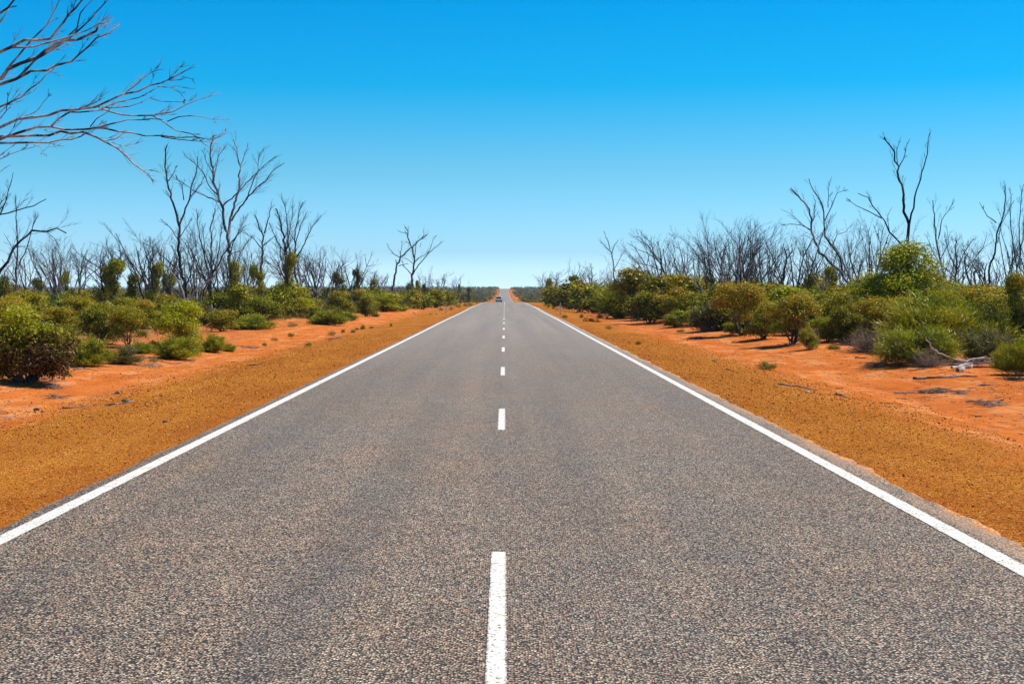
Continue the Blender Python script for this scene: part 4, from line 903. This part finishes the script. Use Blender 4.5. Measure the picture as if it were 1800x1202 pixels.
for side, Z, x, w, h in BELT:
    kd = random.choices(['mallee', 'bright', 'dull', 'broom'], [.70, .10, .12, .08])[0]
    o = shrub(kd, (x, Z, gz(x, Z)), w/.84, h/.95, name=NMS[kd])
    o['group'] = 'shrubs of the belt behind the front row'
    sz = 'low ' if h < 1.05 else 'tall ' if h > 1.65 else ''
    items.append((o, sz+COL[kd]+' '+where(VX+x/Z*F, Z), Z))
for px, Z, st, o in DT: items.append((o, FTW[st]+' '+where(px, Z), Z))
ORD = ['nearest', 'second nearest', 'third nearest', 'fourth nearest', 'fifth nearest', 'sixth nearest', 'seventh nearest', 'eighth nearest', 'ninth nearest', 'tenth nearest']
by = {}
for o, l, Z in items: by.setdefault(l, []).append((Z, o))
for l, v in by.items():
    v.sort(key=lambda e: e[0])
    for i, (Z, o) in enumerate(v): o['label'] = l if len(v) == 1 else (ORD[i] if i < 10 else '%dth nearest' % (i+1))+' '+l

# ------------------------------------------------------------------ ground cover between the shrubs, and the far scrub
def build_cover():
    r = np.random.default_rng(90); Vs, Fs, Ts, off = [], [], [], 0
    n = 7000; k = 30
    y = 42*np.exp(r.random(n)*math.log(230/42)); s = np.where(r.random(n) < .5, -1, 1)
    e = np.array([abs(near_edge(a, b)) for a, b in zip(s, y)])+.3; x = s*(e+(np.minimum(.37*y+3, e+50)-e)*r.random(n)**1.1)
    ok = (np.abs(x) < .38*y+3)
    x, y = x[ok], y[ok]; n = len(x); z = np.array([gz(a, b) for a, b in zip(x, y)])
    R_ = .3+.6*r.random(n); H = (.25+.75*r.random(n)**1.3)*np.clip((np.abs(x)-e+.6)/2.5, .35, 1)
    u = unit(n*k).reshape(n, k, 3); u[..., 2] = np.abs(u[..., 2])
    c = np.stack([x, y, z], 1)[:, None]+u*np.stack([R_, R_, H], 1)[:, None]*(1-.5*r.random((n, k, 1))**2)
    d = u*.5+r.normal(size=(n, k, 3))*.5+np.array([0, 0, .5]); t = np.repeat((.15+.85*r.random(n)**1.3)[:, None], k, 1)+.08*r.normal(size=(n, k))
    L = (.15+.0010*y)[:, None]*(.6+.8*r.random((n, k)))
    V, Fq, T = leaf_mesh('c', c.reshape(-1, 3), d.reshape(-1, 3), unit(n*k), L.ravel(), (L*.22).ravel(), np.clip(t.ravel(), 0, 1))
    o = link('ground_cover', mesh_np('ground_cover', V, Fq, T), MT['scrub'])
    tag(o, 'low heath and dry stems filling the ground between the shrubs', 'ground cover', kind='stuff')
build_cover()
def build_far():
    r = np.random.default_rng(91); n = 9500; k = 26
    y = 170*np.exp(r.random(n)**.85*math.log(1900/170)); s = np.where(r.random(n) < .5, -1, 1)
    e = np.where(y < 300, 7.8, 8.0); x = s*(e+(.38*y+5-e)*r.random(n)**1.35)
    z = np.array([gz(a, b) for a, b in zip(x, y)])
    H = (.9+1.8*r.random(n)**1.6)*np.clip(y/600, .8, 1.25); H = np.where(np.abs(x) < e+8, H*.75, H); R_ = (.6+.9*r.random(n))*np.clip(y/500, .9, 1.7)
    u = unit(n*k).reshape(n, k, 3)
    c = np.stack([x, y, z], 1)[:, None]+np.stack([R_, R_, H*.5], 1)[:, None]*u*(1-.6*r.random((n, k, 1))**2)+np.stack([0*H, 0*H, H*.5], 1)[:, None]
    t = np.repeat((.05+.75*r.random(n))[:, None], k, 1)+.07*r.normal(size=(n, k))
    L = (.30+.0006*y)[:, None]*(.6+.8*r.random((n, k)))
    V, Fq, T = leaf_mesh('c', c.reshape(-1, 3), (u*.5+r.normal(size=(n, k, 3))*.6).reshape(-1, 3), unit(n*k), L.ravel(), (L*.5).ravel(), np.clip(t.ravel(), 0, 1))
    o = link('far_scrub', mesh_np('far_scrub', V, Fq, T), MT['scrub'])
    tag(o, 'far low scrub covering the plain and the distant rise', 'scrub', kind='stuff')
    # thin dead stems standing in it
    random.seed(92); tb = Tubes()
    for i in range(4200):
        y = 160*math.exp(random.random()**.8*math.log(1850/160)); s_ = random.choice((-1, 1)); e = 12
        x = s_*(e+(.38*y+5-e)*random.random()**1.2); z = gz(x, y); H = random.uniform(2, 4.6)*min(1.0, .7+y/2500)
        rr = .02+.00003*y
        lean = (random.gauss(0, .22), random.gauss(0, .22)); p0 = Vector((x, y, z)); p2 = Vector((x+lean[0]*H, y+lean[1]*H, z+H)); p1 = (p0+p2)/2+Vector((random.gauss(0, .15), 0, 0))
        tb.add([p0, p1, p2], [rr*1.5, rr, rr*.4], 3)
        for q in range(3 if y < 700 else 2):
            t = random.uniform(.3, .8); a = p0.lerp(p2, t); b = a+Vector((random.gauss(0, .25), random.gauss(0, .25), random.uniform(.25, .6)))*H*.6
            tb.add([a, (a+b)/2+Vector((0, 0, -.05)), b], [rr*.8, rr*.6, rr*.3], 3)
    me = tb.mesh('far_dead_stems'); o = link('far_dead_stems', me, MT['char'])
    tag(o, 'countless thin dead stems standing in the far scrub', 'dead stems', kind='stuff')
build_far()

# ------------------------------------------------------------------ fallen wood and litter
def stick(pl, w, label, mat='twig', lift=0, group='sticks lying on the sand', name='fallen_stick', k=5, free=None):
    pts = []; w = w*.58
    for i, (a, b) in enumerate(pl):
        if free is None: p = ground_pt(a, b)+Vector((0, 0, w*.4+lift))
        else: p = P(a, b, free[i])
        pts.append(p)
    out = []
    for i in range(len(pts)-1):
        for j in range(4): out.append(pts[i].lerp(pts[i+1], j/4)+Vector((random.gauss(0, 1), random.gauss(0, 1), random.gauss(0, .3)))*w*.35)
    out.append(pts[-1]); n = len(out)
    tb = Tubes(); tb.add([p-pts[0] for p in out], [w*.5*(1-.6*i/(n-1)) for i in range(n)], k)
    me = tb.mesh(name); me.materials.append(MT[mat]); o = link(name, me, None); o.location = pts[0]
    return tag(o, label, 'stick' if 'stick' in name else 'branch', group)
random.seed(12)
stick([(1369, 676), (1400, 680), (1436, 687)], .07, 'longest grey stick lying alone on the right gravel edge')
stick([(1467, 693), (1478, 696), (1490, 700)], .07, 'short grey stick right of the long lone stick', 'grey')
stick([(1276, 649), (1290, 653)], .05, 'thin dark stick below the spreading sprig', 'char')
stick([(433, 643), (450, 642), (465, 637)], .06, 'black stick on the left gravel', 'char')
stick([(108, 718), (135, 717), (158, 712)], .05, 'grey stick at the sand edge, leftmost of two in line', 'grey')
stick([(188, 713), (202, 711), (236, 706)], .06, 'knobbly grey stick at the sand edge, rightmost of two in line', 'grey')
stick([(1573, 691), (1600, 692), (1622, 691)], .05, 'thin stick left of the grey twig patch')
stick([(1607, 667), (1640, 666), (1680, 665)], .10, 'dark grey log on the sand below the fallen branches', 'grey', group='fallen branches')
stick([(1672, 664), (1690, 662), (1718, 663)], .09, 'grey log piece end to end with the charred log', 'grey', group='fallen branches')
stick([(1598, 652), (1625, 649), (1648, 640)], .05, 'dark bent stick left of the branch pile', 'char')
stick([(1725, 678), (1747, 677)], .06, 'pale stick below the branch pile at the right', 'pale')
stick([(1560, 628), (1590, 631), (1612, 627)], .06, 'stick half under the wide olive bush')
stick([(1697, 707), (1715, 706), (1728, 703)], .05, 'dark stick beside the twigs at the lower right', 'char')
stick([(1715, 733), (1727, 732)], .05, 'shortest dark stick at the lower right', 'char')
stick([(1755, 707), (1765, 702)], .05, 'tilted dark stick near the right edge', 'char')
stick([(1502, 629), (1522, 630)], .06, 'dark stick below the dead grey bush', 'char')
stick([(1465, 604), (1497, 606)], .09, 'pale log at the sand edge left of the dead grey bush', 'pale')
stick([(243, 633), (262, 629), (300, 640), (345, 636)], .05, 'long bent grey stick below the olive needle bush', 'grey')
stick([(130, 650), (150, 648), (172, 653)], .05, 'grey stick below the dark needle bush', 'grey')
B = 'fallen branches'
Zb = 37.5
stick([(1746, 636), (1719, 638), (1699, 636), (1676, 631), (1656, 623), (1638, 611), (1627, 593)], .11, 'curved bleached branch rising left out of the pile', 'pale', group=B, name='fallen_branch', free=[34.4, 34.2, 34.0, 33.7, 33.5, 33.3, 33.2])
stick([(1648, 642), (1683, 643), (1720, 640)], .11, 'bleached branch lying flat along the front of the pile', 'pale', group=B, name='fallen_branch')
stick([(1709, 632), (1748, 629)], .13, 'thick pale log topmost in the pile', 'pale', group=B, name='fallen_branch', free=[34.6, 34.6])
stick([(1700, 640), (1725, 636), (1755, 637)], .12, 'grey log under the topmost pale log', 'grey', group=B, name='fallen_branch', lift=.06)
stick([(1686, 654), (1694, 651), (1709, 645)], .20, 'short thick log stub in front of the pile', 'pale', group=B, name='fallen_branch', k=7)
stick([(1640, 646), (1646, 640), (1650, 636)], .05, 'thin twig sticking up at the left of the pile', 'grey', group=B, name='fallen_branch', free=[34, 34, 34])
stick([(1660, 647), (1700, 634), (1735, 626)], .10, 'slanting pale branch crossing the middle of the pile', 'pale', group=B, name='fallen_branch', free=[33.9, 34.3, 34.8])
stick([(1675, 651), (1712, 641), (1762, 641)], .12, 'long bleached branch at the foot of the pile', 'pale', group=B, name='fallen_branch', lift=.03)
stick([(1722, 644), (1745, 633), (1772, 628)], .08, 'thin pale branch leaning right on the pile', 'pale', group=B, name='fallen_branch', free=[34.2, 34.6, 35])
stick([(1710, 646), (1740, 647), (1768, 649)], .07, 'dark branch running right from the pile', 'char', group=B, name='fallen_branch')
def litter(px, py, rpx, n, label, mat='twig', flat=.05):
    c = ground_pt(px, py); tb = Tubes(); R0 = rpx*c.y/F
    for i in range(int(n*.38)):
        a = random.random()*6.28; rr = R0*random.random()**.7; x = c.x+rr*math.cos(a); y = c.y+rr*1.5*math.sin(a)
        L = random.uniform(.06, .28); b = random.random()*6.28; z = gz(x, y)+random.uniform(.004, flat)
        d = Vector((math.cos(b), math.sin(b), random.gauss(0, .12)))*L; p = Vector((x, y, z))-c
        tb.add([p, p+d*.5+Vector((0, 0, .01)), p+d], [.007, .006, .003], 3)
    me = tb.mesh('twig_litter'); me.materials.append(MT[mat]); o = link('twig_litter', me, None); o.location = c
    tag(o, label, 'twig litter', 'patches of twig litter', 'stuff')
litter(1645, 690, 24, 420, 'oval patch of grey twigs on the sand below the fallen branches')
litter(1685, 692, 12, 120, 'small patch of grey twigs right of the oval patch')
litter(1738, 712, 24, 200, 'loose twigs scattered near the right edge')
litter(1228, 595, 19, 380, 'patch of grey twigs below the dull dark shrub', 'grey')
litter(1545, 643, 30, 420, 'brown flat patch of dry twigs below the dead grey bush', 'twig', .08)
litter(1085, 573, 8, 80, 'small twig patch on the gravel left of the tall dark mallee')
litter(95, 682, 18, 150, 'twigs scattered on the sand below the reddish shrub')
litter(100, 700, 16, 110, 'darker twigs nearer the gravel at the left')
litter(262, 644, 26, 220, 'brown bark litter below the small broom bush')
litter(588, 596, 15, 160, 'twig litter below the tallest dry grass sprig', 'grey')
litter(440, 612, 18, 160, 'grey twigs right of the low green cushion', 'grey')
litter(1690, 642, 40, 500, 'grey twigs and bark strewn under the fallen branches', 'grey', .08)
litter(1500, 618, 30, 200, 'bark litter left of the dead grey bush')
litter(60, 668, 45, 260, 'leaf litter under the reddish shrub')
litter(1400, 607, 45, 200, 'litter in the shade of the olive mallee')
litter(1785, 668, 22, 240, 'dark twigs in the shade at the right edge', 'char')
def scatter_litter():
    tb = Tubes(); random.seed(31)
    for i in range(6500):
        s = random.choice((-1, 1)); y = 12*math.exp(random.random()*math.log(120/12)); x = s*random.uniform(6.3 if s > 0 else 7.2, 13)
        if random.random() > .25+.75*max(0, noise.noise(Vector((x*.5, y*.25, 8)))*2+.2): continue
        if abs(x) > .38*y: continue
        b = random.random()*6.28; L = random.uniform(.04, .25); p = Vector((x, y, gz(x, y)+.008)); d = Vector((math.cos(b), math.sin(b), 0))*L
        tb.add([p, p+d*.5, p+d], [.006, .006, .003], 3)
    tag(link('leaf_litter', tb.mesh('leaf_litter'), MT['twig']), 'fine twigs and bark strewn over the red sand', 'litter', kind='stuff')
scatter_litter()
def clod(px, py, r, label, mat='ground'):
    c = ground_pt(px, py); V = []; Fq = []
    import bmesh
    bm = bmesh.new(); bmesh.ops.create_icosphere(bm, subdivisions=2, radius=1)
    for v in bm.verts: v.co = Vector((v.co.x, v.co.y*1.2, v.co.z*.55))*r*(1+.35*noise.noise(v.co*1.7+Vector((px, 0, 0))))
    me = bpy.data.meshes.new('stone'); bm.to_mesh(me); bm.free(); me.materials.append(MT[mat]); o = link('stone', me, None); o.location = c+Vector((0, 0, r*.2))
    tag(o, label, 'stone', 'loose stones')
for px, py, r, lab, mt in [(757, 553, .12, 'dark stone on the gravel left of the guide post', 'char'), (768, 553, .09, 'smaller dark stone beside the first, left of the guide post', 'char'), (206, 692, .05, 'black stone at the left sand edge', 'char'), (220, 706, .06, 'dark stone above the knobbly stick', 'char'),
                      (64, 721, .05, 'dark stone at the far left gravel edge', 'char'), (729, 551, .16, 'white stone on the left sand', 'pale'), (1420, 690, .05, 'pale stone below the long lone stick', 'pale'), (1047, 547, .2, 'white stone at the foot of the right hand shrubs', 'pale'),
                      (290, 742, .035, 'small dark stone on the left gravel', 'char'), (1255, 635, .05, 'grey stone left of the spreading sprig', 'grey')]:
    clod(px, py, r, lab, mt)
for i, (px, py, r) in enumerate([(1034, 563, .3), (1041, 565, .34), (1049, 566, .26), (1030, 565, .2)]):
    clod(px, py, r, ['left clod', 'largest middle clod', 'right clod', 'front small clod'][i]+' of the dug dark red soil right of the guide post', 'ground')

# ------------------------------------------------------------------ guide posts
def guide_post(px, py, label, refl):
    c = ground_pt(px, py); r = empty('guide_post', c); tag(r, label, 'guide post', 'white guide posts')
    b = Box(); b.box(-.055, .055, -.02, .02, -.1, .90, .004, .002); b.box(-.051, .051, -.018, .018, .90, .93, .02, .006)
    link('post', b.mesh('post'), MT['white'], r)
    b = Box(); b.box(-.053 if refl == 'red' else -.035, .030 if refl == 'red' else .035, -.028, -.0205, .66, .84); link('reflector', b.mesh('reflector'), MT['red' if refl == 'red' else 'band'], r)
    b = Box(); b.box(-.058, .058, -.024, .024, .58, .62); link('band', b.mesh('band'), MT['band'], r)
guide_post(784, 549.5, 'white guide post with red reflector on the left shoulder', 'red')
guide_post(985, 553.5, 'white guide post with pale reflector on the right shoulder', 'pale')

# ------------------------------------------------------------------ the car driving away
def build_car():
    y0 = 412; x0 = -1.62; z0 = rz(x0, y0+2)+.01
    r = empty('car', (x0, y0, z0), 0, (1.04, 1.04, 1.12)); r.rotation_euler = (R(-.4), 0, 0)
    tag(r, 'silver blue car driving away in the left lane beyond the crest', 'car')
    prof_ = [(0, .42), (-.06, .62), (-.05, .95), (.02, 1.08), (.28, 1.52), (.50, 1.66), (1.4, 1.70), (2.3, 1.66), (3.1, 1.10), (3.2, 1.05), (4.3, .92), (4.55, .70), (4.58, .36), (3.9, .30), (.5, .30)]
    def hw(z): return .93 if z < .95 else .93-(z-.95)*.30
    V = []; n = len(prof_)
    for s in (-1, 1):
        for yy, zz in prof_: V.append((s*hw(zz), yy, zz))
    Fq = [tuple(range(n)), tuple(reversed(range(n, 2*n)))]+[(i, (i+1) % n+0, n+(i+1) % n, n+i)[::-1] for i in range(n)]
    me = bpy.data.meshes.new('body'); me.from_pydata(V, [], Fq); me.materials.append(MT['carpaint']); b = link('body', me, None, r)
    bv = b.modifiers.new('bevel', 'BEVEL'); bv.width = .05; bv.segments = 2; bv.limit_method = 'ANGLE'; bv.angle_limit = R(25)
    def quad(name, pts, mat, th=(0, -.02, 0)):
        V = [Vector(p) for p in pts]+[Vector(p)+Vector(th) for p in pts]
        me = bpy.data.meshes.new(name); me.from_pydata(V, [], [(0, 1, 2, 3), (7, 6, 5, 4), (0, 4, 5, 1), (1, 5, 6, 2), (2, 6, 7, 3), (3, 7, 4, 0)]); me.materials.append(MT[mat]); return link(name, me, None, r)
    quad('rear_window', [(-.72, .05, 1.12), (.72, .05, 1.12), (.66, .265, 1.50), (-.66, .265, 1.50)], 'glass', (0, -.03, .012))
    quad('windscreen', [(-.74, 2.42, 1.60), (.74, 2.42, 1.60), (.84, 3.04, 1.16), (-.84, 3.04, 1.16)], 'glass', (0, .03, .03))
    for s in (-1, 1):
        quad('side_window', [(s*hw(1.12), .42, 1.12), (s*hw(1.12), 2.85, 1.12), (s*hw(1.56), 2.25, 1.56), (s*hw(1.56), .62, 1.56)], 'glass', (s*.012, 0, 0))
        bx = Box(); bx.box(s*.93-.12 if s > 0 else -.92, .92 if s > 0 else s*.93+.12, -.085, -.02, .82, 1.06); link('tail_lamp', bx.mesh('tail_lamp'), MT['tail'], r)
        bx = Box(); bx.box(min(s*.93, s*1.12), max(s*.93, s*1.12), 2.6, 2.72, 1.08, 1.22); link('mirror', bx.mesh('mirror'), MT['carpaint'], r)
        for yy in (.85, 3.65):
            w = empty('wheel', (s*.80, yy, .34)); w.parent = r
            t = Tubes(); t.add([(-.12, 0, 0), (-.11, 0, 0), (.11, 0, 0), (.12, 0, 0)], [.29, .34, .34, .29], 18); me = t.mesh('tyre'); me.materials.append(MT['black']); link('tyre', me, None, w)
            t = Tubes(); t.add([(s*.10, 0, 0), (s*.125, 0, 0)], [.22, .20], 14); me = t.mesh('rim'); me.materials.append(MT['rim']); link('rim', me, None, w)
    bx = Box(); bx.box(-.90, .90, -.16, .12, .30, .60, .03, .02); link('rear_bumper', bx.mesh('rear_bumper'), MT['black'], r)
    bx = Box(); bx.box(-.18, .18, -.085, -.065, .78, .90); link('number_plate', bx.mesh('number_plate'), MT['plate'], r)
    bx = Box(); bx.box(-.62, .62, .16, .42, 1.64, 1.69, .04, .02); link('spoiler', bx.mesh('spoiler'), MT['carpaint'], r)
build_car()
def build_haze():
    b = Box(); b.box(-3200, 3200, -90, 2500, -110, 26); me = b.mesh('haze'); m = bpy.data.materials.new('air'); m.use_nodes = True; t = m.node_tree; t.nodes.clear()
    o_ = t.nodes.new('ShaderNodeOutputMaterial'); v = t.nodes.new('ShaderNodeVolumePrincipled'); v.inputs['Color'].default_value = (.78, .88, 1, 1); v.inputs['Density'].default_value = .00012; v.inputs['Anisotropy'].default_value = 0
    t.links.new(v.outputs[0], o_.inputs['Volume']); me.materials.append(m); o = link('haze', me, None); tag(o, kind='stuff')
build_haze()
print('objects', len(bpy.data.objects))
